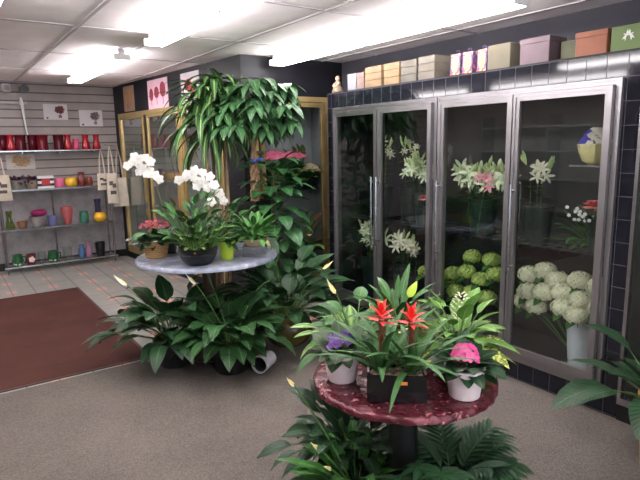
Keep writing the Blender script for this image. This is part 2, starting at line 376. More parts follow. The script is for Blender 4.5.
# next cooler at the right edge of the view, behind a chrome edged glass door
nc = thing('display_cooler', 'chrome-edged glass cooler at the right edge past the black tiles', 'cooler', (2.96, 0, 0))
b = MB(); b.box((-.02, 1.365, .1), (.02, 1.383, 1.98)); b.box((-.02, .30, 1.94), (.02, 1.365, 1.98)); b.box((-.02, .30, .1), (.02, 1.365, .14)); b.box((-.02, .28, .1), (.02, .30, 1.98))
b.make('cooler_frame', CHROME, nc, False)
boxpart('glass_pane', (-.003, .30, .14), (.003, 1.365, 1.94), G_DOOR, nc)
b = MB(); b.box((.60, .28, .02), (.62, 1.383, 1.98)); b.box((.02, .28, 0), (.6, 1.383, .1)); b.box((.02, .28, 1.94), (.6, 1.383, 1.98)); b.box((.02, .28, .1), (.6, .30, 1.94)); b.box((.02, 1.36, .1), (.6, 1.383, 1.94))
b.make('cooler_lining', DARKIN, nc, False)
boxpart('base_panel', (-.01, .28, 0), (.02, 1.383, .1), BLACKP, nc)
b = MB(); b.box((2.96, -2.6, 0), (3.0, .28, CZ)); struct('wall_right', b, BLACKW)

# ------------------------------------------------------------------ ceiling lights
TUBE = emit('fluorescent_tube', (1.0, .96, .975), 30.)
def fixture(x, y0, y1, label, joint=None, spread=.055):
    t = thing('fluorescent_light', label, 'ceiling light', (x, 0, CZ), 0, 'fluorescent strip lights')
    b = MB(); b.box((-.032, y0, -.050), (.032, y1, -.007), bev=.006)
    b.make('housing', WHITE, t, False)
    ys = [y0, joint, y1] if joint else [y0, y1]
    for k in range(len(ys) - 1):
        for s in (-1, 1):
            b = MB(); b.tube([V((s * spread, ys[k] + .03, -.080)), V((s * spread, ys[k + 1] - .03, -.080))], .019, 10); b.make('tube', TUBE, t)
    for y in ys: boxpart('lamp_holder', (-spread - .014, max(y0, y - .014), -.098), (spread + .014, min(y1, y + .014), -.048), WHITE, t)
    return t
fixture(1.40, 4.90, 6.85, 'fluorescent strip light nearest the slat wall', 5.85)
fixture(1.42, 1.70, 4.15, 'brightest fluorescent strip light in the middle of the ceiling', 2.92)
fixture(2.74, 1.95, 4.62, 'long fluorescent strip light above the silver-framed cooler', 3.36)
fixture(.30, 1.1, 3.5, 'fluorescent strip light end showing in the top left corner', 2.3)
fixture(1.42, -1.6, .8, 'unseen fluorescent strip light added overhead behind the camera to help the light', None)  # unseen lamp continuing the row, added for its light
fixture(-.90, 3.35, 5.3, 'fluorescent strip light over the left of the shop', None)
fixture(-.90, 5.7, 7.7, 'unseen fluorescent strip light added near the back wall to brighten the left of the shop', None)  # unseen lamp added to brighten the ceiling and back wall
fixture(.30, -1.6, .8, 'unseen fluorescent strip light added for fill over the front left of the shop', None)  # unseen lamp added as fill from behind the camera

# ------------------------------------------------------------------ pots
def pot(parent, r1, r0, h, mat, name='pot', rim=.0, z0=0, wob=None, soil=True, n=28, fill=.88):
    w = max(.003, r1 * .06)
    b = MB(); b.lathe([(r0 * .96, 0), (r0, h * .03), (r1, h * (1 - rim) if rim else h * .98)] + ([(r1 * 1.07, h * (1 - rim)), (r1 * 1.08, h)] if rim else [(r1, h)]) + [(r1 - w, h), (r0 + (r1 - r0) * fill - w, h * fill - .004), (0, h * fill - .004)], n, (0, 0, z0), wob=wob)
    o = b.make(name, mat, parent)
    if soil:
        s = MB(); s.lathe([((r0 + (r1 - r0) * fill) - w * 1.3, h * fill - .003), ((r0 + (r1 - r0) * fill) * .5, h * fill + .006), (0, h * fill + .004)], 18, (0, 0, z0)); s.make('soil', SOIL, parent)
    return o
def foliage(b, c, n, L=(.15, .25), wr=.35, el=(.2, 1.3), pet=(.08, .2), pb=.5, bend=(.5, 1.1), fold=.22, prof='leaf', r0=.01, mi=0, pmi=None, az0=0, seg=7, pr=.0025, wave=.0, az=None, up=0):
    n = int(n * 1.6); wr *= 1.22
    for i in range(n):
        u = i / max(1, n - 1)
        a = (az0 + i * 2.39996 + R(-.25, .25)) if az is None else R(*az)
        e = el[1] + (el[0] - el[1]) * u + R(-.12, .12)
        base = c + dirv(a, 0) * r0 * R(.3, 1.2)
        pl = pet[0] * .5 + (pet[1] - pet[0] * .5) * R(0, 1)
        if pl > 0:
            pts, d, nn = b.arc(base, dirv(a, e), nrm(a, e), pl, pb * R(.6, 1.2), 4); b.tube(pts, pr, 4, pmi if pmi is not None else mi); base = pts[-1]
        else: d, nn = dirv(a, e), nrm(a, e)
        l = R(*L); b.blade(base, d, nn, l, l * wr * R(.85, 1.15), R(*bend), fold, prof, seg, mi, wave=wave, twist=R(-.5, .5))
def spathe(parent, base, az, el, h, L=.11, mat=SPATHE, bend=-.2, lean=.2, face=None):
    f = MB(); pts, d, n = f.arc(base, dirv(az, el), nrm(az, el), h, lean, 6); f.tube(pts, [.0035] * 6 + [.0028], 5)
    fo = f.make('flower_stalk', STEM, parent)
    t = pts[-1]; s = MB(); fd = dirv(face if face is not None else az, .3)
    s.blade(t - d * .005, (d + fd * .1).normalized(), (d.cross(fd)).cross(d) * -1 if False else (fd - d * fd.dot(d)), L, L * .52, bend, .65, 'leaf', 8)
    so = s.make('bloom', mat, fo)
    k = MB(); k.tube([t + d * .004, t + d * L * .25 + fd * .006, t + d * L * .45 + fd * .008], [.004, .0055, .003], 8); k.make('spadix', P('spadix', (226, 210, 140), .7), so)
def peace_lily(loc, label, potmat, pr, ph, n, reach, el=(.35, 1.4), wr=.36, leafm=LF_LILY, blooms=(), group=None, name='peace_lily', Lf=(.2, .3), bend=(.5, 1.3), basket=False, potbot=.8, bloomm=SPATHE, az=None):
    t = thing(name, label, 'plant', loc, 0, group)
    pot(t, pr, pr * potbot, ph, potmat, name='basket' if basket else 'pot', rim=0 if basket else .12)
    b = MB(); foliage(b, V((0, 0, ph * .88)), n, Lf, wr, el, (reach * .35, reach), .45, bend, .22, 'leaf', pr * .5, 0, 1, wave=.02)
    b.make('leaves', [leafm, STEM], t)
    for bl in blooms: spathe(t, V((0, 0, ph * .88)), *bl, mat=bloomm)
    return t

# ------------------------------------------------------------------ blue-grey table and its plants
def wob_cloth(amp, k, seed):
    def f(a, z):
        return 1 + amp * noise.noise(V((math.cos(a) * k + seed, math.sin(a) * k, z * 6)))
    return f
def round_table(loc, h, r, colr, mat, label, legm):
    t = thing('round_table', label, 'table', loc)
    b = MB(); b.lathe([(r, 0), (r, .022), (r - .005, .025), (0, .025)], 48, (0, 0, h - .028)); b.make('tabletop', legm, t)
    b = MB(); b.lathe([(colr, .03), (colr, h - .05), (colr * 1.8, h - .028)], 20); b.make('pedestal', legm, t)
    b = MB(); b.lathe([(r * .55, 0), (r * .55, .012), (colr * 1.4, .035), (0, .035)], 32); b.make('base', legm, t)
    return t
def table_cloth(loc, h, r, drop, mat, name, label, amp=.015, seed=0, bumps=.004, hem=1.0):
    b = MB(); N = 96; rows = []
    prof = [(0, 0), (.35, 0), (.6, 0), (.85, 0), (.96, 0), (1.0, -.004), (1.012, -.014), (1.012 * hem, -drop)]
    for pr, pz in prof:
        row = []
        for i in range(N):
            a = TAU * i / N; e = max(0, (pr - .9) / .12)
            w = 1 + amp * e * (noise.noise(V((math.cos(a) * 6 + seed, math.sin(a) * 6, 0))) + .5 * noise.noise(V((math.cos(a) * 18, math.sin(a) * 18, seed))))
            zz = pz + (bumps * noise.noise(V((pr * 9 * math.cos(a), pr * 9 * math.sin(a), seed))) if pr > .8 else 0) + (e > 1.0) * pz * .35 * noise.noise(V((math.cos(a) * 9, math.sin(a) * 9, 3 + seed)))
            row.append(V((r * pr * w * math.cos(a), r * pr * w * math.sin(a), zz + .001)))
        rows.append(row)
    b.grid(rows, 0, True)
    o = b.make(name, mat, None, True, 80); o.location = (loc[0], loc[1], h)
    return tag(o, label, 'tablecloth')
HB = .75
TB = (1.60, 3.79)
round_table((*TB, 0), HB, .505, .05, None, 'round table under blue-grey cloth holding orchids and small potted plants', P('dark_brown_wood', (74, 56, 44), .6))
table_cloth(TB, HB, .512, .03, m_foil('blue_grey_marbled_cloth', (118, 124, 140), (150, 156, 172), (182, 186, 198), .3, .1, 8.), 'table_cloth', 'blue-grey marbled cloth on the round table by the gold-framed cooler', .008, 2, .001)

CAMDIR = math.atan2(-1, -.55)   # rough bearing from the plants back to the viewer
def bloomflower(b, c, facing, r, petals=5, mi=0, bend=.5, wr=.75, back=.15):
    f = facing.normalized(); u = f.cross(V((0, 0, 1))).normalized(); w = u.cross(f)
    off = R(0, TAU)
    for k in range(petals):
        a = off + TAU * k / petals; d = (u * math.cos(a) + w * math.sin(a) + f * back).normalized()
        b.blade(c, d, f, r, r * wr, bend * R(.7, 1.3), .15, 'petal', 5, mi)
def orchid(loc, label, potmat, pr, ph, hgt, az, nb=9, group=None, arch=1.5, rb=.036, start=.55, el=1.45, rise=.5):
    t = thing('orchid', label, 'orchid', loc, 0, group)
    pot(t, pr, pr * .75, ph, potmat, rim=.1)
    b = MB(); foliage(b, V((0, 0, ph * .9)), 7, (.13, .18), .32, (.2, .9), (0, 0), 0, (.7, 1.1), .25, 'strap', .008); b.make('leaves', LF_MID, t)
    b = MB(); p0, d0, n0 = b.arc(V((0, 0, ph * .9)), dirv(az, el), nrm(az, el), rise, .08, 6); p1, d, n = b.arc(p0[-1], d0, n0, hgt, arch, 10); pts = p0 + p1[1:]; b.tube(pts, [.0035] * 17, 6)
    s = b.make('flower_spike', P('orchid_stem', (108, 96, 62), .5), t)
    cd = dirv(CAMDIR, .1)
    for k in range(nb):
        u = start + (1 - start) * k / (nb - 1); q = u * 16; i = min(int(q), 15); p = pts[i].lerp(pts[i + 1], q - i)
        side = V((cd.y, -cd.x, 0)) * (.045, -.048, .0)[k % 3]
        c = p + side + cd * .02 + V((0, 0, (.02, -.04, .06)[k % 3] + R(-.012, .012)))
        f = MB(); fd = cd + V((R(-.35, .35), R(-.35, .35), R(-.15, .25))); bloomflower(f, c, fd, rb * R(.9, 1.1), 5, 0, .35, .85)
        fn = fd.normalized(); f.blade(c + fn * .004, (fn + V((0, 0, -.7))).normalized(), fn, rb * .4, rb * .3, -.6, .3, 'petal', 4, 1)
        f.make('bloom', [PETW, P('orchid_lip', (226, 205, 120), .5)], s)
    # one tied stake
    b = MB(); b.tube([V((.01, .01, ph * .8)), V((.01, .012, ph * .8 + rise * .9))], .003, 5); b.make('stake', P('brown_stake', (96, 66, 40), .7), t)
    return t
orchid((1.40, 4.02, HB + .001), 'tall white orchid behind the red-flowered basket on the blue-grey table', BLACKP, .055, .10, .20, 2.5, 14, arch=1.8, start=.42, rb=.037, rise=.50)
orchid((1.64, 3.53, HB + .001), 'white orchid arching left from the lime green pot', P('lime_green_ceramic', (178, 204, 62), .3, var=.04), .058, .13, .26, 2.45, 16, arch=1.9, start=.30, rb=.037, rise=.36)
# a few mid-green leaves rise out of the lime pot beside the orchid
# red kalanchoe in a tan wicker planter
def clusterpot(loc, label, potfn, r, h, hl, petcol, rb=.01, nf=40, leafm=LF_DARK, nl=26, top=.07, name='kalanchoe', dome=1.0, L=(.06, .09), group=None, rs=None, wr=.7):
    t = thing(name, label, 'plant', loc, 0, group); potfn(t)
    b = MB(); foliage(b, V((0, 0, h * .85)), nl, L, wr, (.35, 1.35), (.02, .04 + hl * .6), .5, (.3, .8), .2, 'heart', r * .5, 0); b.make('leaves', leafm, t)
    rs = rs or r; f = MB(); c = V((0, 0, h + hl))
    for i in range(nf):
        a = i * 2.39996; q = math.sqrt((i + .5) / nf); p = c + V((math.cos(a) * q * rs, math.sin(a) * q * rs, top * dome * (1 - q * q) + R(-.01, .01)))
        d = V((math.cos(a) * q * .9, math.sin(a) * q * .9, 1)) + dirv(CAMDIR, 0) * .5
        bloomflower(f, p, d, rb * R(.8, 1.2), 4, 0, .3, .95, .25)
    st = MB()
    for i in range(6):
        a = i * 1.05; st.tube([V((0, 0, h * .85)), V((math.cos(a) * rs * .5, math.sin(a) * rs * .5, h + hl))], .002, 4)
    st.make('flower_stem', STEM, t); f.make('flowers', petcol, t)
    return t
WICK = m_weave('tan_wicker', (206, 166, 112), (168, 126, 76))
clusterpot((1.26, 3.93, HB + .001), 'red-flowered kalanchoe in tan wicker basket on the blue-grey table', lambda t: pot(t, .10, .075, .13, WICK, name='basket'), .10, .13, .10, P('red_petal', (150, 34, 50), .6, var=.25, vs=60), .013, 46, LF_DARK, 44, .04, rs=.11, L=(.07, .10))
# mixed greens in black bowl
t = thing('dish_garden', 'mixed green plants in black ribbed bowl on the blue-grey table', 'plant', (1.41, 3.50, HB + .001))
b = MB(); b.lathe([(.075, 0), (.10, .02), (.125, .06), (.13, .075), (.126, .08), (.134, .095), (.138, .12), (.128, .12), (.12, .10), (0, .10)], 32); b.make('bowl', BLACKP, t)
b = MB(); b.lathe([(.12, .101), (.06, .112), (0, .11)], 20); b.make('soil', SOIL, t)
for mi_, (m_, c_, n_, L_, w_, p_, nm) in enumerate(((LF_MID, (-.03, .04), 40, (.08, .12), .45, (.10, .36), 'tall_foliage'), (LF_VAR, (-.05, -.06), 24, (.06, .09), .5, (.03, .10), 'variegated_foliage'), (LF_DARK, (.05, .02), 34, (.07, .10), .45, (.08, .30), 'dark_foliage'), (LF_LIGHT, (.07, -.04), 20, (.06, .09), .4, (.06, .18), 'light_foliage'))):
    b = MB(); foliage(b, V((c_[0], c_[1], .105)), n_, L_, w_, (.7, 1.5), p_, .3, (.4, 1.1), .2, 'leaf', .03, 0); b.make(nm, m_, t)
tag_b = MB(); tag_b.box((-.006, -.004, 0), (.006, .004, .012)); 
o = tag_b.make('gold_pick', P('gold_bead', (220, 170, 70), .3, .7), t); o.location = (-.07, -.115, .095)
# low cream bowl plant on a clear box
bx = MB(); bx.box((-.085, -.065, 0), (.085, .065, .075)); o = bx.make('clear_box', glass('clear_acrylic', (.86, .88, .86), 1.6, .12), None, False); o.location = (1.85, 3.50, HB + .001); o.rotation_euler = (0, 0, -.6)
tag(o, 'clear acrylic box under the cream bowl plant on the blue-grey table', 'box')
t = thing('potted_plant', 'bushy green plant in low cream bowl on the clear box', 'plant', (1.85, 3.50, HB + .077))
b = MB(); b.lathe([(.055, 0), (.075, .012), (.095, .045), (.097, .055), (.089, .055), (.08, .045), (0, .045)], 26); b.make('bowl', P('cream_terracotta', (186, 160, 128), .6), t)
b = MB(); b.lathe([(.08, .046), (.0, .055)], 18); b.make('soil', SOIL, t)
b = MB(); foliage(b, V((0, 0, .05)), 46, (.10, .15), .3, (.4, 1.45), (.03, .13), .4, (.3, .8), .2, 'leaf', .03); b.make('leaves', leafmat('bright_leaf', (50, 104, 42), (140, 185, 90), rough=.36), t)

# leafy money-tree sapling just behind the lime pot
t = thing('potted_plant', 'broad-leaved green plant in black pot behind the lime green pot', 'plant', (1.78, 3.86, HB + .001)); pot(t, .06, .045, .10, BLACKP)
b = MB(); foliage(b, V((0, 0, .09)), 26, (.10, .14), .45, (.5, 1.5), (.10, .30), .3, (.5, 1.1), .2, 'leaf', .01, 0, 1); b.make('leaves', [LF_MID, STEM], t)

# ------------------------------------------------------------------ floor plants behind and below the table
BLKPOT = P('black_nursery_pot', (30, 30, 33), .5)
peace_lily((1.26, 3.68, .005), 'peace lily in black pot on the floor nearest the brown mat', BLKPOT, .135, .20, 56, .35, (.55, 1.5), wr=.42, Lf=(.21, .28), blooms=((2.6, 1.15, .50, .13, SPATHE, -.2, .25) if False else (2.75, 1.1, .52, .12),), bend=(.6, 1.3))
peace_lily((1.54, 3.33, .005), 'peace lily in black pot on the floor in front of the blue-grey table', BLKPOT, .14, .21, 50, .30, (.62, 1.5), wr=.44, Lf=(.20, .28), blooms=((2.3, 1.4, .54, .12), (2.8, 1.25, .50, .11)), bend=(.6, 1.4), leafm=leafmat('lily_leaf_bright', (38, 76, 40), (110, 148, 88), rough=.28, side=.4))
t = thing('peace_lily', 'large peace lily in round olive pot right of the blue-grey table', 'plant', (2.13, 3.52, .005))
b = MB(); b.lathe([(.10, 0), (.15, .03), (.185, .10), (.185, .16), (.15, .23), (.125, .245), (.13, .26), (.118, .26), (.11, .23), (0, .23)], 32); b.make('pot', P('olive_glaze', (92, 82, 40), .25, var=.2), t)
b = MB(); b.lathe([(.11, .231), (0, .24)], 18); b.make('soil', SOIL, t)
b = MB(); foliage(b, V((0, 0, .23)), 50, (.22, .30), .42, (.5, 1.45), (.2, .46), .4, (.5, 1.1), .22, 'leaf', .06, 0, 1, wave=.02); b.make('leaves', [LF_LILY, STEM], t)
spathe(t, V((0, 0, .23)), 2.2, 1.45, .56, .12, SPATHE_Y, -.2, .2)
spathe(t, V((0, 0, .23)), -.6, 1.1, .46, .11, SPATHE_Y, -.2, .3)
# big glossy-leaved plant
t = thing('philodendron', 'tall dark glossy large-leaved plant in front of the gold-framed single-door cooler', 'plant', (2.46, 4.24, .001)); pot(t, .16, .12, .26, BLKPOT, rim=.1)
b = MB(); cane = [V((0, 0, .2)), V((.01, -.02, .5)), V((-.02, 0, .9)), V((0, .01, 1.30))]; b.tube(cane, [.014, .012, .01, .007], 8); b.make('stem', P('brown_cane', (92, 80, 52), .8), t)
b = MB()
for i in range(96):
    z = .35 + .95 * (i / 95) ** .9; a = i * 2.39996; e = .3 + .8 * (i / 95) + R(-.2, .2)
    base = V((0, 0, z)); pts, d, n = b.arc(base, dirv(a, e), nrm(a, e), R(.10, .22), .4, 3); b.tube(pts, .003, 4, 1); l = R(.18, .26)
    b.blade(pts[-1], d, n, l, l * .66, R(.8, 1.5), .15, 'leaf', 7, 0, wave=.03, twist=R(-.4, .4))
b.make('leaves', [leafmat('philodendron_leaf', (40, 88, 48), (120, 160, 104), rough=.26, side=.35), STEM], t)
# money tree with braided trunk on a tall black stand
t = thing('plant_stand', 'tall black stand carrying the braided money tree', 'stand', (2.26, 4.23, .001))
boxpart('column', (-.07, -.07, .02), (.07, .07, .77), BLACKP, t, .005); boxpart('base', (-.13, -.13, 0), (.13, .13, .02), BLACKP, t, .004); boxpart('top_plate', (-.12, -.12, .77), (.12, .12, .785), BLACKP, t, .004)
t = thing('money_tree', 'money tree with braided trunk and drooping palmate leaves in square black pot', 'plant', (2.26, 4.23, .787))
b = MB(); b.lathe([(.12, 0), (.135, .27), (.135, .29), (.125, .29), (.12, .26), (0, .26)], 4, M=Matrix.Rotation(PI / 4 + .3, 4, 'Z')); b.make('pot', BLACKP, t, False)
BARK = P('money_tree_bark', (150, 118, 88), .8, var=.2, vs=30, bmp=.6, bs=50)
b = MB(); tops = []
for k in range(3):
    pts = []; N = 26
    for i in range(N + 1):
        u = i / N; a = u * TAU * 1.6 + k * TAU / 3; z = .24 + u * .42; rr = .026 * (1 - .25 * u)
        pts.append(V((math.cos(a) * rr, math.sin(a) * rr * .8, z)))
    a = k * 2.1 + .8
    end = pts[-1]; pts += [end + V((math.cos(a) * .02, math.sin(a) * .02, .07)), end + V((math.cos(a) * .05, math.sin(a) * .05, .17)), end + V((math.cos(a) * .09, math.sin(a) * .09, .42))]
    b.tube(pts, [.024] * 8 + [.020] * 19 + [.014, .011, .008], 8); tops.append(pts[-1])
b.make('braided_trunk', BARK, t)
b = MB(); b.lathe([(.032, 0), (.036, .012), (.032, .024)], 14, (0, 0, .62)); b.blade(V((-.02, -.03, .635)), V((-.8, -.5, .25)), V((0, -.4, 1)), .06, .045, .3, .2, 'petal', 4); b.blade(V((.0, -.045, .635)), V((.6, -.7, .2)), V((-.5, -.6, 1)), .06, .045, .3, .2, 'petal', 4)
b.make('ribbon', P('blue_ribbon', (36, 82, 180), .5), t)
b = MB(); br = MB()
for i in range(88):
    a = i * 2.39996; q = (i + .5) / 88; tp = tops[i % 3]; e = 1.35 - 1.5 * q + R(-.15, .15)
    d0 = dirv(a, e); L = R(.14, .38) * (1.0 - .15 * q); pts, d, n = br.arc(tp - V((0, 0, R(0, .12))), d0, nrm(a, e), L, R(.3, .7), 4); br.tube(pts, .003, 4)
    c = pts[-1]; m = 6
    for k in range(m):
        aa = a + (k - (m - 1) / 2) * .75; ee = -.25 + R(-.25, .25); l = R(.15, .23) * (1.1 - abs(k - 2.5) * .08)
        b.blade(c, dirv(aa, ee), nrm(aa, ee), l, l * .40, R(.5, 1.1), .2, 'leaf', 6, 0)
br.make('branch', STEM, t); b.make('leaves', LF_MONEY, t)
# dracaena (corn plant)
t = thing('dracaena', 'tall corn plant with arching striped leaves by the gold-framed doors', 'plant', (1.96, 4.48, .001)); pot(t, .14, .11, .26, BLKPOT, rim=.1)
CANE = P('dracaena_cane', (138, 116, 92), .85, var=.2, vs=8, bmp=.5)
heads = ((-.03, .02, 1.98), (.05, .04, 1.72), (-.04, -.04, 1.84), (.06, -.05, 2.1), (.12, -.08, 1.92))
for x, y, z in heads:
    b = MB(); b.tube([V((x * .6, y * .6, .2)), V((x, y, .9)), V((x, y, z))], [.019, .017, .014], 8); b.make('cane', CANE, t)
b = MB()
for j, (x, y, z) in enumerate(heads):
    for i in range(26):
        a = i * 2.39996 + j; q = i / 25; e = 1.3 - 1.25 * q + R(-.1, .1); l = R(.44, .60) * (.75 if z > 1.95 else 1)
        if z + l * math.sin(max(e, 0)) * .7 > 2.32: l *= .65; e = min(e, .7)
        b.blade(V((x, y, z - .1 * q)), dirv(a, e), nrm(a, e), l, R(.055, .075), R(1.5, 2.3), .3, 'strap', 9, 0, wave=.03)
b.make('leaves', LF_STRAPV, t)
# white plastic pot lying on its side
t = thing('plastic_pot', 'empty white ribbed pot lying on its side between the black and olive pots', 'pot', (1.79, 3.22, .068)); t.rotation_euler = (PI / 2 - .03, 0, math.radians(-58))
b = MB(); prof = [(.045, 0), (.05, .004)]
for k in range(6): prof += [(.052 + k * .0016, .01 + k * .024), (.048 + k * .0016, .018 + k * .024), (.052 + k * .0016, .026 + k * .024)]
prof += [(.062, .16), (.062, .165), (.056, .165), (.048, .02), (0, .02)]
b.lathe(prof, 28); b.make('pot_body', P('white_plastic', (196, 192, 196), .5, var=.1), t)
b = MB(); b.lathe([(.046, .03), (.052, .15), (.048, .15), (.040, .04), (0, .04)], 24); b.make('dark_inside', BLKPOT, t)  # black liner standing in for the shade inside the open end

# ------------------------------------------------------------------ burgundy table and its plants
HF = .77
TF = (1.232, 1.285)
round_table((*TF, 0), HF, .298, .05, None, 'small round black pedestal table under the burgundy foil cloth', BLACKP)
table_cloth(TF, HF, .307, .022, m_foil('burgundy_foil', (70, 24, 32), (94, 36, 46), (176, 108, 118), .27, .35, 15.), 'foil_cloth', 'crinkled burgundy foil cloth covering the small round table', .022, 5, .004, 1.0)
WPOT = P('whitewashed_pot', (226, 212, 214), .6, var=.1, vs=18, bmp=.3, bs=30)
def ribbed(k): return lambda a, z: 1 + .012 * math.cos(a * k)
Z1 = HF + .003
clusterpot((1.035, 1.375, Z1), 'purple african violet in white ribbed pot at left of the burgundy table', lambda t: pot(t, .060, .047, .095, WPOT, wob=ribbed(18), rim=.08), .055, .095, .035, P('purple_petal', (90, 40, 132), .5, var=.3, vs=90), .014, 20, leafmat('violet_leaf', (64, 84, 58), (110, 130, 92), rough=.6), 22, .025, name='african_violet', rs=.052, L=(.05, .075))
clusterpot((1.265, 1.05, Z1), 'pink kalanchoe in white ribbed pot at right of the burgundy table', lambda t: pot(t, .060, .047, .098, WPOT, wob=ribbed(18), rim=.08), .05, .098, .03, P('pink_petal', (186, 54, 118), .5, var=.12), .013, 46, LF_DARK, 22, .03, rs=.038, L=(.05, .08))
# planter with two red bromeliads
t = thing('bromeliad_planter', 'two red bromeliads in black rectangular planter at the front of the burgundy table', 'plant', (1.095, 1.175, Z1), -.72)
b = MB(); b.box((-.09, -.05, 0), (.09, .05, .005)); 
for lo, hi in (((-.09, -.05, .005), (-.083, .05, .085)), ((.083, -.05, .005), (.09, .05, .085)), ((-.083, -.05, .005), (.083, -.044, .085)), ((-.083, .044, .005), (.083, .05, .085))): b.box(lo, hi)
b.make('planter', P('glossy_black_ceramic', (14, 13, 15), .2), t, False)
b = MB(); b.box((-.083, -.044, .005), (.083, .044, .068)); b.make('soil', SOIL, t, False)
b = MB()
for i in range(85):
    x, y = R(-.076, .076), R(-.038, .038); s = R(.006, .011); b.lathe([(0, -s * .6), (s * .8, -s * .3), (s, 0), (s * .7, s * .4), (0, s * .6)], 7, (x, y, .072), mi=i % 2)
o = b.make('pebbles', [P('tan_pebble', (176, 150, 118), .7), P('grey_pebble', (120, 108, 98), .7)], t); o['kind'] = 'stuff'
boxpart('price_sticker', (.012, -.052, .058), (.032, -.0502, .068), P('orange_sticker', (236, 140, 40), .6), t)
for x, hz in ((-.045, .205), (.045, .195)):
    br = MB(); c = V((x, 0, .07)); n = 18
    for i in range(n):
        a = i * 2.39996 + x * 30; q = i / (n - 1); e = 1.42 - .70 * q; l = R(.21, .29)
        br.blade(c + V((math.cos(a) * .008, math.sin(a) * .008, 0)), dirv(a, e), nrm(a, e), l, R(.022, .031), R(.7, 1.3), .45, 'strap', 10, 0)
    bo = br.make('bromeliad_leaves', LF_STRAP, t)
    f = MB(); f.tube([c, c + V((0, 0, hz - .03))], [.009, .007], 8, 1)
    for i in range(10):
        a = i * 2.39996; z = hz * (.35 + .045 * i); f.blade(c + V((0, 0, z)), dirv(a, 1.2), nrm(a, 1.2), .05, .018, .1, .4, 'leaf', 5, 1)
    for i in range(18):
        a = i * 2.39996; q = i / 17; e = .05 + 1.25 * q; f.blade(c + V((0, 0, hz * (.80 + .2 * q))), dirv(a, e), nrm(a, e), .056 - .014 * q, .017, .25, .4, 'leaf', 5, 0)
    f.make('red_flower', [P('bromeliad_red', (226, 44, 40), .4, var=.08), P('bromeliad_stalk', (104, 60, 38), .5)], bo)
# behind: dieffenbachia / spathe plant in terracotta on a slim stand
t = thing('plant_stand', 'slim black stand behind the left of the burgundy table', 'stand', (1.31, 1.67, .005))
b = MB(); b.lathe([(.13, 0), (.13, .012), (.02, .03), (.016, .04), (.016, .62), (.07, .64), (.07, .65), (0, .65)], 24); b.make('stand_body', BLACKP, t)
t = thing('dieffenbachia', 'variegated green plant with cream spathe in terracotta pot behind the violet', 'plant', (1.31, 1.67, .657))
pot(t, .062, .045, .10, TERRA, rim=.2)
b = MB(); foliage(b, V((0, 0, .09)), 30, (.09, .13), .42, (.1, 1.4), (.05, .16), .4, (.5, 1.1), .2, 'leaf', .02, 0, 1); b.make('leaves', [LF_VAR, STEM], t)
b = MB(); foliage(b, V((.02, 0, .09)), 22, (.09, .13), .45, (.1, 1.3), (.08, .18), .4, (.5, 1.1), .2, 'leaf', .02, 0, 1); b.make('dark_leaves', [LF_MID, STEM], t)
spathe(t, V((0, 0, .09)), 2.4, 1.4, .22, .075, SPATHE_Y, -.2, .2)
# middle rear green plant
t = thing('potted_plant', 'spiky green houseplant with one yellow leaf behind the two bromeliads', 'plant', (1.375, 1.475, Z1)); pot(t, .05, .04, .08, BLACKP)
b = MB(); foliage(b, V((0, 0, .075)), 40, (.11, .17), .2, (.1, 1.5), (.03, .12), .3, (.4, 1.2), .25, 'leaf', .015, 0); b.make('leaves', LF_MID, t)
b = MB(); b.blade(V((.03, -.03, .20)), V((.35, -.35, 1)), V((-.5, -.6, .4)), .07, .035, .4, .2, 'leaf', 7); b.make('yellow_leaf', P('yellow_green_leaf', (188, 214, 70), .4), t)
# right rear croton mix with speckled bloom
t = thing('croton', 'croton with yellow-striped leaves and speckled cream flower cone behind the pink kalanchoe', 'plant', (1.445, 1.235, Z1)); 
b = MB(); b.lathe([(.05, 0), (.062, .02), (.075, .06), (.077, .075), (.07, .075), (.065, .06), (0, .06)], 24); b.make('pot', P('dark_green_pot', (30, 44, 36), .3), t)
b = MB(); foliage(b, V((0, 0, .065)), 16, (.12, .17), .38, (.0, .8), (.03, .07), .4, (.4, 1.0), .2, 'leaf', .02, 0); b.make('striped_leaves', LF_CROTON, t)
b = MB(); foliage(b, V((0, 0, .07)), 22, (.09, .13), .42, (.3, 1.5), (.07, .15), .3, (.4, 1.0), .2, 'leaf', .015, 0, 1); b.make('green_leaves', [leafmat('yellow_green_fresh', (96, 142, 62), (180, 196, 120)), STEM], t)
b = MB(); c = V((0, -.01, .20))
for i in range(90):
    q = i / 89; a = i * 2.39996; rr = .028 * math.sin(PI * (.12 + .8 * q)); p = c + V((math.cos(a) * rr, math.sin(a) * rr, -.045 + q * .10)); b.blade(p, dirv(a, .5), nrm(a, .5), .012, .008, .2, .2, 'petal', 3)
b.make('flower_cone', P('speckled_cream', (220, 218, 184), .6, var=.3, vs=60), t)
# purple foil-wrapped pot peeking out
t = thing('foil_pot', 'small pot wrapped in purple foil behind the bromeliads', 'pot', (1.50, 1.335, Z1 - .0))
b = MB(); b.lathe([(.022, 0), (.032, .05), (.043, .085), (.036, .085), (.028, .05), (0, .05)], 20, wob=lambda a, z: 1 + .06 * math.cos(a * 9) * (z > .06)); b.make('foil_wrap', P('purple_foil', (74, 40, 150), .25, .5), t)

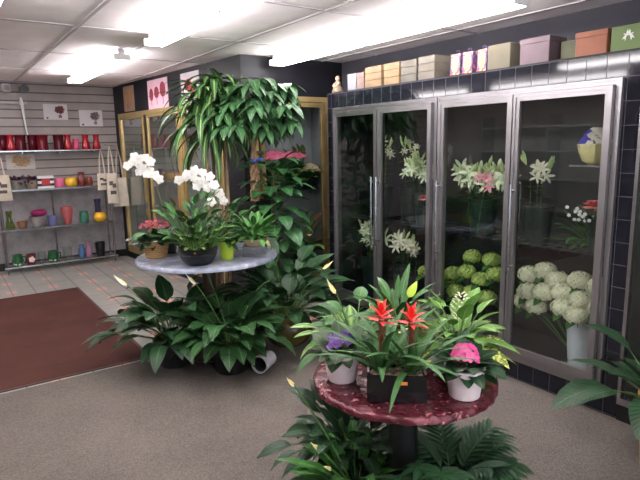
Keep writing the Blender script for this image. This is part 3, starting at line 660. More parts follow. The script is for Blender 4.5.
# plants on the floor below the burgundy table
peace_lily((1.11, 1.40, .005), 'peace lily on the floor under the left of the burgundy table', BLKPOT, .09, .34, 46, .15, (.4, 1.5), Lf=(.11, .16), blooms=((2.4, 1.2, .46, .045), (2.7, 1.1, .22, .06), (3.3, 1.0, .20, .05)), bend=(.3, 1.0), leafm=leafmat('young_lily_leaf', (54, 104, 46), (130, 170, 90), rough=.3), wr=.3, bloomm=SPATHE_Y)
peace_lily((1.22, 1.58, .005), 'dark-leaved houseplant on the floor behind the burgundy table pedestal', BLKPOT, .10, .40, 56, .20, (.2, 1.5), Lf=(.11, .16), name='rubber_plant', bend=(.4, 1.0), leafm=LF_DARK, wr=.42)
def palm(loc, label, n, L, ph=.2, pr=.1, el=(.3, 1.35), group=None):
    t = thing('parlor_palm', label, 'plant', loc, 0, group); pot(t, pr, pr * .8, ph, BLKPOT, rim=.1)
    b = MB()
    for i in range(n):
        a = i * 2.39996 + R(-.2, .2); e = el[1] - (el[1] - el[0]) * i / n; l = L * R(.8, 1.1)
        pts, d, nn = b.arc(V((math.cos(a) * .02, math.sin(a) * .02, ph * .85)), dirv(a, e), nrm(a, e), l, 1.0, 12); b.tube(pts, [.003] * 12 + [.0015], 4)
        for k in range(4, 13):
            p = pts[k]; td = (pts[k] - pts[k - 1]).normalized(); up = V((0, 0, 1)); sd = td.cross(up).normalized()
            for s in (-1, 1):
                d2 = (sd * s + td * .9 + V((0, 0, .15))).normalized(); ll = .11 * (1 - abs(k - 8) * .07)
                b.blade(p, d2, up, ll, .026, .5, .3, 'leaf', 4, 0)
    b.make('fronds', LF_PALM, t); return t
palm((1.42, 1.22, .005), 'dark green parlor palm on the floor under the right of the burgundy table', 46, .26, ph=.33, pr=.09, el=(.35, 1.5))
t = thing('schefflera', 'umbrella-leaved green plant on the floor in front of the burgundy table pedestal', 'plant', (1.13, 1.08, .005)); pot(t, .08, .07, .32, BLKPOT, rim=.1)
b = MB()
for i in range(44):
    a = i * 2.39996; e = 1.45 - 1.0 * i / 43; pts, d, nn = b.arc(V((0, 0, .30)), dirv(a, e), nrm(a, e), R(.12, .24), .35, 4); b.tube(pts, .0025, 4, 1)
    for k in range(7):
        aa = k * TAU / 7 + a; ee = .05 + R(-.15, .2); b.blade(pts[-1], dirv(aa, ee), nrm(aa, ee), R(.07, .10), .034, .6, .2, 'leaf', 5, 0)
b.make('leaves', [leafmat('schefflera_leaf', (36, 72, 42), (92, 134, 88), rough=.35), STEM], t)
t = thing('calla_lily', 'single yellow flower beside the parlor palm at the bottom of the view', 'plant', (1.46, 1.06, .005)); pot(t, .05, .04, .10, BLKPOT)
b = MB(); foliage(b, V((0, 0, .09)), 8, (.10, .14), .3, (.6, 1.4), (.04, .1), .3, (.3, .8), .2, 'leaf', .01); b.make('leaves', LF_MID, t)
b = MB(); pts, d, n = b.arc(V((0, 0, .09)), dirv(-.9, 1.5), nrm(-.9, 1.5), .24, .1, 5); b.tube(pts, .003, 5); fo = b.make('flower_stalk', STEM, t)
b = MB(); b.blade(pts[-1], V((-.7, .3, .6)), V((-.3, -.3, 1)), .07, .03, -.5, .6, 'leaf', 7); b.make('bloom', P('yellow_petal', (240, 190, 30), .4), fo)

# right-edge plant in wicker basket
peace_lily((2.64, 1.0, .005), 'large-leaved plant in tan wicker basket at the right edge', m_weave('honey_wicker', (186, 138, 84), (120, 78, 42)), .135, .37, 22, .29, (.6, 1.3), Lf=(.22, .30), wr=.40, leafm=LF_DARK, basket=True, potbot=.75, bend=(.4, 1.0), name='aspidistra')

# ------------------------------------------------------------------ flowers inside the coolers
BUCK = P('dark_green_bucket', (22, 40, 34), .4)
def bucket(loc, label, mat=BUCK, r=.10, h=.28, group=None):
    t = thing('flower_bucket', label, 'bucket', loc, 0, group)
    b = MB(); b.lathe([(r * .75, 0), (r, h * .97), (r * 1.06, h * .97), (r * 1.06, h), (r * .95, h), (r * .72, .01), (0, .01)], 24); b.make('bucket_body', mat, t); return t
def lilystem(base, tip, label, group, col, nb=3, leafm=LF_DARK, r=.07, name='lily_stem', leaves=6, bud=2):
    t = thing(name, label, 'flower', base, 0, group); tp = V(tip) - V(base); b = MB(); mid = tp * .5 + V((0, 0, .03)); b.tube([V((0, 0, 0)), mid, tp], .003, 5)
    for i in range(leaves):
        u = .45 + .5 * i / leaves; p = tp * u; a = i * 2.4; b.blade(p, dirv(a, .5), nrm(a, .5), .11, .025, .8, .3, 'leaf', 5, 1)
    b.make('stem', [STEM, leafm], t)
    for k in range(nb):
        a = R(0, TAU); c = tp + V((math.cos(a) * .05, math.sin(a) * .05, R(-.05, .04))); f = MB(); fd = V((-.8, -.45, .35)) + V((R(-.6, .6), R(-.6, .6), R(-.3, .6)))
        bloomflower(f, c, fd, r * R(.85, 1.1), 6, 0, .9, .30, .9); f.make('bloom', col, t)
    for k in range(bud):
        a = R(0, TAU); c = tp + V((math.cos(a) * .03, math.sin(a) * .03, .01)); d = dirv(a, R(.6, 1.4)); f = MB(); f.tube([c, c + d * .03, c + d * .07, c + d * .10], [.003, .010, .011, .002], 7); f.make('bud', P('pale_bud', (178, 196, 130), .5), t)
LILYW = P('pale_green_lily', (206, 214, 178), .5, var=.08); LILYC = P('cream_lily', (228, 222, 196), .5, var=.08); LILYP = P('pink_lily', (216, 130, 150), .5, var=.15)
def bunch(cx, cy, cz, n, sp, bz, label, group, col, **k):
    for i in range(n):
        a = i * 2.39996; q = math.sqrt((i + .4) / n)
        lilystem((cx + math.cos(a) * .025, cy + math.sin(a) * .025, bz + .02), (cx + math.cos(a) * q * sp * .7, cy + math.sin(a) * q * sp, cz + R(-.04, .05)), label, group, col, **k)
FL = .121; SH = .881
bucket((3.24, 3.82, FL), 'dark bucket of pale green lilies behind the leftmost silver door', h=.40); bunch(3.24, 3.80, .72, 7, .10, FL, 'pale green lily stem in the low bucket behind the leftmost silver door', 'lilies behind the leftmost silver door', LILYW)
bucket((3.24, 3.38, FL), 'dark bucket of pale lilies low behind the second silver door', h=.40); bunch(3.24, 3.36, .70, 5, .09, FL, 'pale lily stem in the low bucket behind the second silver door', 'lilies low behind the second silver door', LILYC)
bucket((3.28, 3.72, SH), 'dark bucket on the cooler shelf behind the leftmost silver door'); bunch(3.26, 3.70, 1.48, 3, .06, SH, 'small white lily stem on the shelf behind the leftmost silver door', 'white lilies on the leftmost cooler shelf', LILYC, r=.05, nb=2)
bucket((3.34, 3.42, SH), 'dark bucket on the cooler shelf behind the left of the second silver door'); bunch(3.34, 3.44, 1.46, 3, .06, SH, 'small cream lily stem high behind the left of the second silver door', 'cream lilies high behind the second silver door', LILYC, r=.045, nb=2)
bucket((3.22, 3.12, SH), 'dark bucket on the cooler shelf behind the right of the second silver door'); bunch(3.20, 3.14, 1.34, 7, .11, SH, 'pale green lily stem on the shelf behind the right of the second silver door', 'pale lilies on the shelf behind the second silver door', LILYW)
def rose(base, tip, label, col, group=None, r=.04, name='rose_stem'):
    t = thing(name, label, 'flower', base, 0, group); tp = V(tip) - V(base); b = MB(); b.tube([V((0, 0, 0)), tp * .5, tp], .003, 5)
    for i in range(7):
        p = tp * (.5 + .06 * i); a = i * 2.4; b.blade(p, dirv(a, .4), nrm(a, .4), .07, .04, .6, .2, 'leaf', 5, 1)
    b.make('stem', [STEM, LF_DARK], t); f = MB()
    for ring, (m, e, rr) in enumerate(((3, 1.4, .5), (5, 1.15, .75), (6, .8, .95), (6, .4, 1.0))):
        for k in range(m):
            a = k * TAU / m + ring; f.blade(tp + V((0, 0, -.005 * ring)), dirv(a, e), nrm(a, e) * -1, r * rr * 1.2, r * 1.1, -.9 * .9, .25, 'petal', 5)
    f.make('bloom', col, t)
PINKR = P('pink_rose', (224, 140, 140), .5, var=.1)
rose((3.16, 3.08, SH + .01), (3.12, 3.05, 1.12), 'pale pink rose near the middle post of the silver cooler', PINKR)
bucket((3.22, 2.55, SH), 'dark bucket of star lilies behind the third silver door', h=.26, r=.11); bunch(3.2, 2.55, 1.32, 12, .19, SH, 'pale lily stem in the bucket behind the third silver door', 'lilies behind the third silver door', LILYW, r=.085, nb=2)
lilystem((3.10, 2.50, SH + .03), (3.10, 2.44, 1.27), 'pink lily at the front of the pale lilies behind the third silver door', None, LILYP, nb=3, r=.055, bud=0)
def hydrangea(base, tip, r, label, group, col, n=70, rb=.014):
    t = thing('hydrangea_stem', label, 'flower', base, 0, group); tp = V(tip) - V(base); b = MB(); b.tube([V((0, 0, 0)), tp * .5, tp], .004, 5)
    for i in range(3):
        a = i * 2.1 + 1; b.blade(tp - V((0, 0, .03)), dirv(a, -.1), nrm(a, -.1), .11, .07, .5, .2, 'leaf', 5, 1)
    b.make('stem', [STEM, LF_MID], t); f = MB(); f.lathe([(0, -r * .5), (r * .62, -r * .38), (r * .84, 0), (r * .7, r * .36), (r * .36, r * .58), (0, r * .64)], 14, tuple(tp), 1)
    for i in range(n):
        z = 1 - 1.55 * (i + .5) / n; q = math.sqrt(max(0, 1 - z * z)); a = i * 2.39996; d = V((q * math.cos(a), q * math.sin(a), z)); bloomflower(f, tp + V((d.x, d.y, d.z * .8)) * r * R(.92, 1.05), d, rb * R(.85, 1.15), 4, 0, .2, .95, .15)
    f.make('flower_head', [col, HYCORE], t)
HYCORE = P('hydrangea_inner_stems', (118, 132, 76), .8)
HYG = P('green_hydrangea', (164, 186, 94), .7, var=.2, vs=20); HYW = P('white_hydrangea', (206, 203, 172), .7, var=.07, vs=20)
bucket((3.22, 2.62, FL), 'dark bucket of green hydrangeas on the cooler floor', h=.26, r=.12); bucket((3.30, 2.99, FL), 'dark bucket at the left of the green hydrangeas', h=.24)
for i, (y, z, x) in enumerate(((2.74, .56, 3.13), (2.60, .60, 3.12), (2.47, .57, 3.12), (2.36, .62, 3.14), (2.68, .44, 3.10), (2.53, .46, 3.09), (2.40, .45, 3.10), (2.80, .50, 3.2), (2.62, .70, 3.2), (2.46, .70, 3.22))):
    hydrangea((3.22, 2.62 + (y - 2.55) * .2, FL + .03), (x, y, z), .068, 'green hydrangea head low behind the third silver door', 'green hydrangeas behind the third silver door', HYG, 76)
hydrangea((3.30, 2.99, FL + .03), (3.14, 3.04, .52), .06, 'pale green hydrangea low at the right edge of the second silver door', None, HYG, 50)
GREYB = P('grey_white_bucket', (206, 208, 216), .5, var=.05)
bucket((3.20, 1.74, FL + .0), 'pale grey bucket of white hydrangeas behind the rightmost silver door', GREYB, .10, .34)
for i, (y, z, x) in enumerate(((2.12, .66, 3.18), (2.02, .70, 3.2), (1.92, .66, 3.18), (2.08, .56, 3.12), (1.97, .58, 3.12), (1.86, .60, 3.14), (2.13, .48, 3.16), (2.02, .48, 3.12), (1.82, .52, 3.1), (1.72, .58, 3.12), (1.72, .50, 3.08), (1.62, .56, 3.14), (1.66, .66, 3.2), (1.78, .68, 3.2))):
    hydrangea((3.20 + .01 * math.cos(i), 1.74 + .01 * math.sin(i), FL + .03), (x, y, z), .075, 'white hydrangea head behind the rightmost silver door', 'white hydrangeas behind the rightmost silver door', HYW, 110, .0145)
bucket((3.24, 2.12, SH), 'dark bucket of white lilies at the left of the rightmost silver door', h=.24); bunch(3.2, 2.12, 1.36, 3, .06, SH, 'white lily stem at the left of the rightmost silver door', 'white lilies behind the rightmost silver door', LILYC, r=.055, nb=2)
bucket((3.24, 1.68, SH), 'dark bucket of the pink rose behind the rightmost silver door', h=.2)
rose((3.22, 1.68, SH + .02), (3.14, 1.70, 1.17), 'coral pink rose behind the rightmost silver door', P('coral_rose', (236, 132, 120), .5, var=.08), r=.05)
t = thing('greenery_bunch', 'bunch of green foliage with small white flowers around the coral rose', 'flowers', (3.24, 1.72, SH + .02)); b = MB(); foliage(b, V((0, 0, .0)), 44, (.05, .09), .4, (.3, 1.5), (.10, .26), .3, (.3, .9), .2, 'leaf', .03); b.make('leaves', LF_MID, t)
f = MB()
for i in range(14): bloomflower(f, V((-.08 + R(-.05, .04), R(-.02, .16), R(.16, .24))), V((-1, -.5, .4)), .012, 5, 0, .2, .9)
f.make('white_flowers', PETW, t)
# wrapped bouquet high in the rightmost door
t = thing('wrapped_bouquet', 'yellow-wrapped bouquet with a blue flower high behind the rightmost silver door', 'bouquet', (3.20, 1.74, 1.40))
b = MB(); b.lathe([(.03, 0), (.065, .02), (.085, .07), (.095, .12), (.085, .12), (.0, .08)], 26, wob=lambda a, z: 1 + .10 * math.cos(a * 7)); b.make('paper_wrap', P('cream_yellow_paper', (222, 208, 150), .6), t)
f = MB()
for i in range(46):
    a = i * 2.4; q = math.sqrt((i + .5) / 46); bloomflower(f, V((math.cos(a) * q * .09, math.sin(a) * q * .09, .11 + .10 * (1 - q * q))), V((math.cos(a) * q - .5, math.sin(a) * q - .3, 1)), .022, 5, 1 if (math.cos(a) * q < .1 and math.sin(a) * q > .15) else 0, .3, .8)
f.make('flowers', [P('cream_flower', (226, 214, 200), .5), P('blue_violet_flower', (74, 66, 170), .5)], t)
boxpart('shelf_bracket', (-.10, -.10, -.012), (.10, .10, -.001), CHROME, t)
# right-hand cooler greenery
t = thing('greenery_bunch', 'pale green foliage behind the chrome-edged glass at the right edge', 'plant', (3.24, 1.10, .101)); pot(t, .10, .08, .22, BUCK)
b = MB(); foliage(b, V((0, 0, .2)), 50, (.07, .10), .45, (1.3, 1.56), (.5, 1.02), .0, (.4, 1.0), .2, 'leaf', .03, az=(1.9, 4.4)); b.make('leaves', LF_LIGHT, t)
# gold single-door cooler contents
def cutpot(x, y, z, label, name, petm, rs, nf, rb, leafm=LF_MID, hl=.1): clusterpot((x, y, z), label, lambda t: pot(t, .09, .07, .12, BLKPOT), .09, .12, hl, petm, rb, nf, leafm, 26, .06, name=name, rs=rs, L=(.08, .12))
for x, lab in ((2.85, 'left pot of pink azaleas on the shelf of the gold single-door cooler'), (3.08, 'middle pot of pink azaleas on the shelf of the gold single-door cooler')):
    cutpot(x, 4.89, 1.096, lab, 'azalea', P('azalea_pink', (222, 96, 130), .5, var=.25, vs=40), .13, 110, .022, hl=.20)
cutpot(3.26, 4.87, 1.096, 'cream and peach flowers right of the pink azaleas in the gold cooler', 'carnation_pot', P('peach_cream', (214, 186, 150), .5, var=.12), .12, 60, .022, hl=.06)
t = thing('potted_plant', 'light green plant high at the right inside the gold single-door cooler', 'plant', (3.22, 4.94, 1.096)); pot(t, .06, .05, .1, BLKPOT); b = MB(); foliage(b, V((0, 0, .09)), 24, (.07, .10), .4, (.8, 1.5), (.12, .34), .1, (.4, 1.), .2, 'leaf', .02, 0, 1, az=(-3.7, -2.0)); b.make('leaves', [LF_LIGHT, STEM], t)
t = thing('potted_plant', 'mixed foliage with orange-pink leaves low inside the gold single-door cooler', 'plant', (3.12, 4.88, .101)); pot(t, .12, .1, .3, BLKPOT); b = MB(); foliage(b, V((0, 0, .28)), 40, (.12, .18), .4, (.3, 1.5), (.16, .45), .3, (.4, 1.), .2, 'leaf', .02, 0, 1); foliage(b, V((.03, -.04, .28)), 6, (.14, .18), .4, (.9, 1.4), (.3, .4), .3, (.4, 1.), .2, 'leaf', .02, 2, 1); b.make('leaves', [LF_LIGHT, STEM, P('salmon_leaf', (206, 138, 108), .5)], t)

# ------------------------------------------------------------------ things on top of the silver cooler
LZ = 1.996
def wood(name, col): return P(name, col, .7, var=.12, vs=9, bmp=.15)
def crate(y0, y1, h, mat, label, d=.17, x=2.985, name='wooden_box', slats=3, lid=False, group=None):
    w = abs(y0 - y1); t = thing(name, label, 'box', (x + d / 2, (y0 + y1) / 2, LZ), 0, group)
    b = MB()
    if slats:
        g = .0025; hh = h / slats
        for k in range(slats): b.box((-d / 2, -w / 2, k * hh + g * (k > 0)), (d / 2, w / 2, (k + 1) * hh - g), bev=.002)
        b.box((-d / 2 + .004, -w / 2 + .004, .002), (d / 2 - .004, w / 2 - .004, h - .004))
    else: b.box((-d / 2, -w / 2, 0), (d / 2, w / 2, h), bev=.003)
    b.make('box_body', mat, t, False)
    if lid: boxpart('lid', (-d / 2 - .003, -w / 2 - .003, h - .028), (d / 2 + .003, w / 2 + .003, h + .003), mat, t, .002)
    return t
crate(3.835, 3.72, .135, P('white_box', (112,112,118), .6, var=.04), 'small white box next to the figurine on the silver cooler', slats=0, name='gift_box', d=.11)
crate(3.71, 3.615, .135, wood('rosy_wood', (112,92,86)), 'narrow brownish box right of the small white box', d=.11, slats=3)
crate(3.60, 3.40, .165, wood('tan_wood', (118,94,66)), 'warm tan slatted box, left one of the tan pair on the silver cooler')
crate(3.37, 3.195, .165, wood('pale_tan_wood', (126,100,70)), 'pale tan slatted box, right one of the tan pair on the silver cooler')
crate(3.175, 3.01, .16, wood('grey_wood', (86,81,72)), 'smaller grey slatted crate right of the tan boxes')
crate(2.99, 2.83, .165, wood('grey_beige_wood', (92,86,76)), 'larger grey slatted crate left of the floral gift boxes', d=.26)
FLOR = m_print('floral_gift_wrap', (70,56,100), (190,46,46), (214,176,110), 22., .38)
for (y0, y1), lab in (((2.69, 2.605), 'leftmost of three purple floral gift bags on the cooler top'), ((2.585, 2.50), 'middle one of three purple floral gift bags on the cooler top'), ((2.46, 2.385), 'rightmost of three purple floral gift bags, beside the khaki box')):
    t = thing('gift_bag', lab, 'bag', (3.02, (y0 + y1) / 2, LZ), 0, 'purple floral gift bags'); w = y0 - y1
    b = MB(); b.box((-.03, -w / 2, 0), (.03, w / 2, .14), bev=.003)
    b.v = [V((p.x * (1 - 2.2 * p.z), p.y, p.z)) for p in b.v]; b.v = b.v
    me = b.make('bag_body', FLOR, t, False)
    fr = MB(); fr.box((-.0315, -w / 2 + .004, .012), (-.0305, w / 2 - .004, .128)); fr.v = [V((p.x * (1 - 2.2 * p.z) - .001, p.y, p.z)) for p in fr.v]; fr.make('printed_front', FLOR, t, False)
    b = MB(); pts = [V((0, -w * .2, .138)), V((0, -w * .15, .165)), V((0, w * .15, .165)), V((0, w * .2, .138))]; b.tube(pts, .002, 4); b.make('handle', P('purple_cord', (96, 74, 140), .7), t)
crate(2.37, 2.20, .15, P('khaki_card', (88,83,68), .8, var=.05), 'khaki cardboard box between the floral bags and the purple-grey box', slats=0, d=.24, name='cardboard_box')
crate(2.13, 1.935, .145, P('mauve_card', (92,76,82), .7, var=.05), 'mauve box with lid on the silver cooler', slats=0, lid=True, name='gift_box')
crate(1.91, 1.80, .11, P('dull_green_card', (96, 98, 78), .8), 'dull dark green box between the mauve and orange boxes', slats=0, x=3.06, name='cardboard_box')
crate(1.775, 1.60, .125, P('orange_brown_card', (136,84,62), .7, var=.05), 'orange-brown box with lid next to the green box on the silver cooler', slats=0, lid=True, name='gift_box')
t = crate(1.58, 1.40, .125, P('green_card', (88,108,58), .6, var=.06), 'green box with a white ribbon bow at the right end of the cooler top', slats=0, lid=False, name='gift_box', d=.2)
b = MB()
for k, (dy, dz) in enumerate(((.0, .5), (.01, .35), (-.01, .2))): b.blade(V((-.102, dy, .075)), V((0, math.cos(k * 2.1), math.sin(k * 2.1))), V((-1, 0, 0)), .05, .02, .4, .3, 'petal', 5); b.blade(V((-.102, dy, .075)), V((0, -math.cos(k * 2.1), -math.sin(k * 2.1))), V((-1, 0, 0)), .05, .02, .4, .3, 'petal', 5)
b.make('ribbon_bow', PETW, t)
# figurine: small seated figure in cream dress
t = thing('figurine', 'small cream and brown seated figurine at the left end of the cooler top', 'figurine', (3.03, 4.035, LZ))
b = MB(); b.lathe([(.048, 0), (.05, .01), (.04, .04), (.026, .07), (.028, .085), (.022, .098), (.010, .103), (0, .103)], 18, wob=lambda a, z: 1 + .08 * math.cos(a * 5) * (z < .05)); b.make('dress', P('cream_ceramic', (108,92,70), .4), t)
b = MB(); b.lathe([(0, 0), (.012, .004), (.019, .018), (.019, .028), (.012, .040), (0, .044)], 16, (0, 0, .10)); b.make('head', P('skin_ceramic', (196, 150, 120), .4), t)
b = MB(); b.lathe([(.020, 0), (.022, .012), (.016, .026), (0, .032)], 16, (.003, .002, .118)); b.make('hair', P('brown_ceramic', (104, 72, 52), .4), t)
b = MB(); b.tube([V((-.01, .026, .085)), V((-.032, .022, .06)), V((-.04, 0, .05)), V((-.032, -.022, .06)), V((-.01, -.026, .085))], .008, 8); b.make('arms', P('skin_ceramic', (196, 150, 120), .4), t)

# ------------------------------------------------------------------ slat wall: shelves, vases, prints
def flatprint(name, label, x0, x1, z0, z1, y, mat, cat='print', thick=.006):
    b = MB(); b.box((x0, y - thick, z0), (x1, y, z1)); o = b.make(name, mat, None, False); return tag(o, label, cat)
def bouquet_print(x0, x1, z0, z1, label, ink, ink2, bg=(206, 200, 204)):
    t = thing('wall_print', label, 'print', ((x0 + x1) / 2, 8.028, z0)); w = x1 - x0; h = z1 - z0
    boxpart('card', (-w / 2, -.008, 0), (w / 2, 0, h), P('print_card_' + label[:5], bg, .6, var=.02), t)
    b = MB(); c = V((w * .18, -.010, h * .64))
    for i in range(26):
        a = i * 2.4; q = math.sqrt((i + .5) / 26); p = c + V((math.cos(a) * q * w * .19, 0, math.sin(a) * q * h * .24)); b.lathe([(.014, -.001), (.014, 0)], 6, (0, 0, 0), i % 2, Matrix.Translation(p) @ Matrix.Rotation(PI / 2, 4, 'X'))
    b.box((w * .18 - .004, -.0095, h * .12), (w * .18 + .004, -.0085, h * .5), 1); b.box((w * .18 - .02, -.0095, h * .12), (w * .18 + .02, -.0085, h * .3), 1)
    boxpart('printed_mark', (-w * .40, -.0095, h * .06), (-w * .32, -.0085, h * .16), P('ink_dark', (52, 46, 50), .6), t)
    b.make('printed_bouquet', [P('ink_' + label[:6], ink, .6), P('ink2_' + label[:6], ink2, .6), P('ink_dark', (52, 46, 50), .6)], t, False)
bouquet_print(1.23, 1.52, 1.93, 2.13, 'white card with red vase bouquet, left one on the slat wall', (128, 62, 66), (150, 104, 104))
bouquet_print(1.66, 1.96, 1.845, 2.06, 'card showing a grey vase bouquet, right one on the slat wall', (112, 98, 100), (142, 124, 122))
flatprint('wall_print', 'floral print hanging under the red vase shelf', .74, 1.07, 1.30, 1.49, 8.028, m_print('under_shelf_print', (190, 182, 174), (178, 96, 66), (150, 156, 110), 14., .5))
# white hanging streamer + small wall units
t = thing('hanging_streamer', 'thin white streamer hanging on the slat wall above the vases', 'decoration', (.985, 7.98, 1.68)); b = MB()
b.tube([V((.03, 0, 0)), V((.01, 0, .25)), V((0, 0, .44))], [.006, .012, .018], 8); b.tube([V((0, 0, .43)), V((-.01, 0, .52))], [.026, .012], 8); b.make('streamer', WHITE, t)
boxpart('rail', (-.28, -.01, .44), (.06, .01, .47), P('pale_rail', (176, 168, 172), .5), t)
t = thing('wall_speaker', 'small white box mounted high on the slat wall at the left edge', 'speaker', (.83, 7.98, 2.26)); boxpart('case', (-.045, -.05, 0), (.045, .048, .10), P('light_grey_case', (196, 190, 194), .5), t, .006)
boxpart('grille', (-.03, -.054, .02), (.03, -.05, .08), P('grey_grille', (150, 145, 150), .7), t)
t = thing('wall_speaker', 'dark round speaker mounted high on the slat wall beside the white box', 'speaker', (1.02, 7.97, 2.30)); b = MB(); b.lathe([(.03, 0), (.055, .03), (.055, .06), (0, .06)], 20, M=Matrix.Rotation(PI / 2, 4, 'X')); b.make('case', BLACKP, t); boxpart('bracket', (-.01, -.0, -.01), (.01, .058, .01), BLACKP, t)

def vase(loc, prof, mat, label, group=None, name='vase', n=20, wob=None, hnd=False, cat='vase'):
    b = MB(); r0 = prof[-1]; inner = [(max(0, r - .006), z) for r, z in reversed(prof)]; inner[-1] = (0, max(.008, inner[-1][1] + .008))
    b.lathe(prof + inner, n, wob=wob); t = thing(name, label, cat, loc, 0, group); b.make('vase_body', mat, t)
    return t
REDG = P('red_glass', (160, 22, 36), .15, 0, .15); DREDG = P('dark_red_glass', (84, 14, 28), .15, 0, .2); PINKG = P('pink_glass', (196, 70, 110), .2)
shelf = thing('wall_shelf', 'glass shelf with metal edge holding the red vases', 'shelf', (0, 7.84, 1.525)); boxpart('shelf_board', (.55, -.12, 0), (1.93, .16, .008), G_CLEAR, shelf); boxpart('front_edge', (.55, -.128, -.002), (1.93, -.12, .012), CHROME, shelf)
for x in (.9, 1.33, 1.76): boxpart('bracket', (x, -.08, -.03), (x + .008, .187, -.001), CHROME, shelf)
def prof_cyl(r, h): return [(r * .85, 0), (r, .01), (r * .95, h * .5), (r * 1.02, h * .93), (r * 1.1, h)]
def prof_bell(r, h): return [(r * .9, 0), (r, .01), (r * .92, h * .3), (r * .62, h * .75), (r * .78, h)]
def prof_hour(r, h): return [(r * .8, 0), (r * .9, .01), (r, h * .3), (r * .7, h * .7), (r * .95, h)]
vs = ((.70, .05, DREDG, prof_cyl, 'leftmost dark red glass vase on the wall shelf'), (.79, .062, REDG, prof_bell, 'bright red bell vase, second from left on the wall shelf'), (.90, .062, DREDG, prof_cyl, 'dark red glass vase with pink shine, below the white streamer'), (1.03, .05, DREDG, prof_cyl, 'narrow dark red vase left of the wide ruby vase on the wall shelf'),
      (1.14, .075, P('ruby_glass', (104, 14, 28), .15), prof_cyl, 'widest ruby vase near the middle of the wall shelf'), (1.335, .062, DREDG, prof_cyl, 'dark red ribbed vase left of the red bell vase at middle right'), (1.445, .055, REDG, prof_bell, 'red bell vase just left of the pink vase on the wall shelf'), (1.545, .042, PINKG, prof_hour, 'small pink glass vase on the wall shelf'), (1.665, .055, REDG, prof_bell, 'red vase left of the last one on the wall shelf'), (1.80, .052, REDG, prof_bell, 'rightmost bright red vase on the wall shelf'))
for x, r, m_, pf, lab in vs: vase((x, 7.80, 1.534), pf(r, .195 if m_ is not PINKG else .14), m_, lab, 'red vases on the wall shelf')
# display rack
rk = thing('display_rack', 'chrome and glass three-tier rack in front of the slat wall', 'rack', (0, 7.72, 0))
b = MB()
for x, y in ((.60, -.0), (.60, .26), (1.22, .26), (1.90, 0), (1.90, .26)):
    b = MB(); b.tube([V((x, y, 0)), V((x, y, 1.05))], .010, 8); b.make('post', CHROME, rk)
for z in (.08, .555, 1.045):
    boxpart('shelf', (.58, -.01, z), (1.92, .27, z + .008), G_CLEAR, rk); boxpart('shelf_rail', (.56, -.022, z - .008), (1.94, -.01, z + .014), CHROME, rk)
def ceramic(n, c, r=.3, v=.08): return P(n, c, r, 0, v)
Y = 7.80
zs = (1.054, .564, .089)
def cyl(x, r, h, z, mat, label, name='pot', rt=1.05, cat='pot', group=None, **k): return vase((x, Y, z), [(r * .85, 0), (r, h * .15), (r * rt, h)], mat, label, group, name, cat=cat, **k)
t = cyl(.82, .085, .12, zs[0], ceramic('mottled_pale_green', (150, 150, 140), v=.2), 'pale mottled pot with purple top, leftmost on the top rack shelf'); b = MB(); foliage(b, V((0, 0, .10)), 30, (.05, .08), .5, (0, 1.4), (.02, .05), .3, (.3, .8), .2, 'leaf', .05); b.make('purple_filler', P('dark_purple', (72, 30, 62), .7), t)
t = cyl(.985, .06, .11, zs[0], ceramic('tan_grey', (150, 134, 118), v=.2), 'tan pot with purple top left of the striped box'); b = MB(); foliage(b, V((0, 0, .10)), 24, (.05, .07), .5, (0, 1.4), (.02, .04), .3, (.3, .8), .2, 'leaf', .03); b.make('purple_filler', P('dark_purple', (72, 30, 62), .7), t)
t = thing('striped_box', 'box with black and white stripes and red centre on the top rack shelf', 'box', (1.13, Y, zs[0]))
for k in range(5): boxpart('stripe_layer', (-.095, -.06, k * .032), (.095, .06, (k + 1) * .032 - .0005), WHITE if k % 2 == 0 else BLACKP, t)
b = MB(); b.box((-.05, -.064, .045), (.05, -.0605, .12)); b.make('red_centre', P('red_heart', (176, 36, 44), .5), t, False)
cyl(1.30, .06, .12, zs[0], ceramic('bubblegum_pink', (226, 112, 152)), 'bright pink pot on the top rack shelf')
vase((1.44, Y, zs[0]), [(.04, 0), (.07, .03), (.08, .065), (.065, .11), (.045, .125)], ceramic('golden_yellow', (226, 176, 44)), 'yellow round pot on the top rack shelf', name='pot', cat='pot')
vase((1.57, Y, zs[0]), [(.04, 0), (.055, .04), (.05, .12), (.03, .16), (.042, .185)], ceramic('maroon', (116, 50, 44)), 'maroon jug, left one of two right of the yellow pot', name='jug', cat='jug')
vase((1.67, Y, zs[0]), [(.035, 0), (.045, .04), (.04, .09), (.03, .12)], ceramic('rust', (136, 62, 50)), 'small rust jug at the right end of the top rack shelf', name='jug', cat='jug')
vase((.68, Y, zs[1]), [(.055, 0), (.06, .02), (.03, .14), (.04, .23)], glass('green_tint_glass', (.72, .82, .5), 1.5, .08), 'greenish clear vase at the left end of the middle rack shelf')
cyl(.815, .05, .09, zs[1], ceramic('brown_pottery', (132, 92, 70)), 'small brown bowl left of the silver bowl', rt=1.3, name='bowl', cat='bowl')
vase((1.00, Y, zs[1]), [(.05, 0), (.07, .03), (.095, .10), (.105, .14)], P('silver_bowl', (170, 166, 166), .3, .5), 'silver bowl under the magenta bowl', name='bowl', cat='bowl')
vase((1.02, Y, zs[1] + .141), [(.05, 0), (.09, .02), (.10, .05), (.08, .075)], ceramic('magenta', (150, 30, 92)), 'magenta bowl resting on the silver bowl', name='bowl', cat='bowl')
cyl(1.17, .06, .13, zs[1], ceramic('slate_blue', (104, 108, 150)), 'slate blue pot on the middle rack shelf')
vase((1.355, Y, zs[1]), [(.04, 0), (.045, .02), (.065, .12), (.08, .2), (.07, .235)], ceramic('brick_pink', (166, 84, 86)), 'tall brick-pink vase on the middle rack shelf')
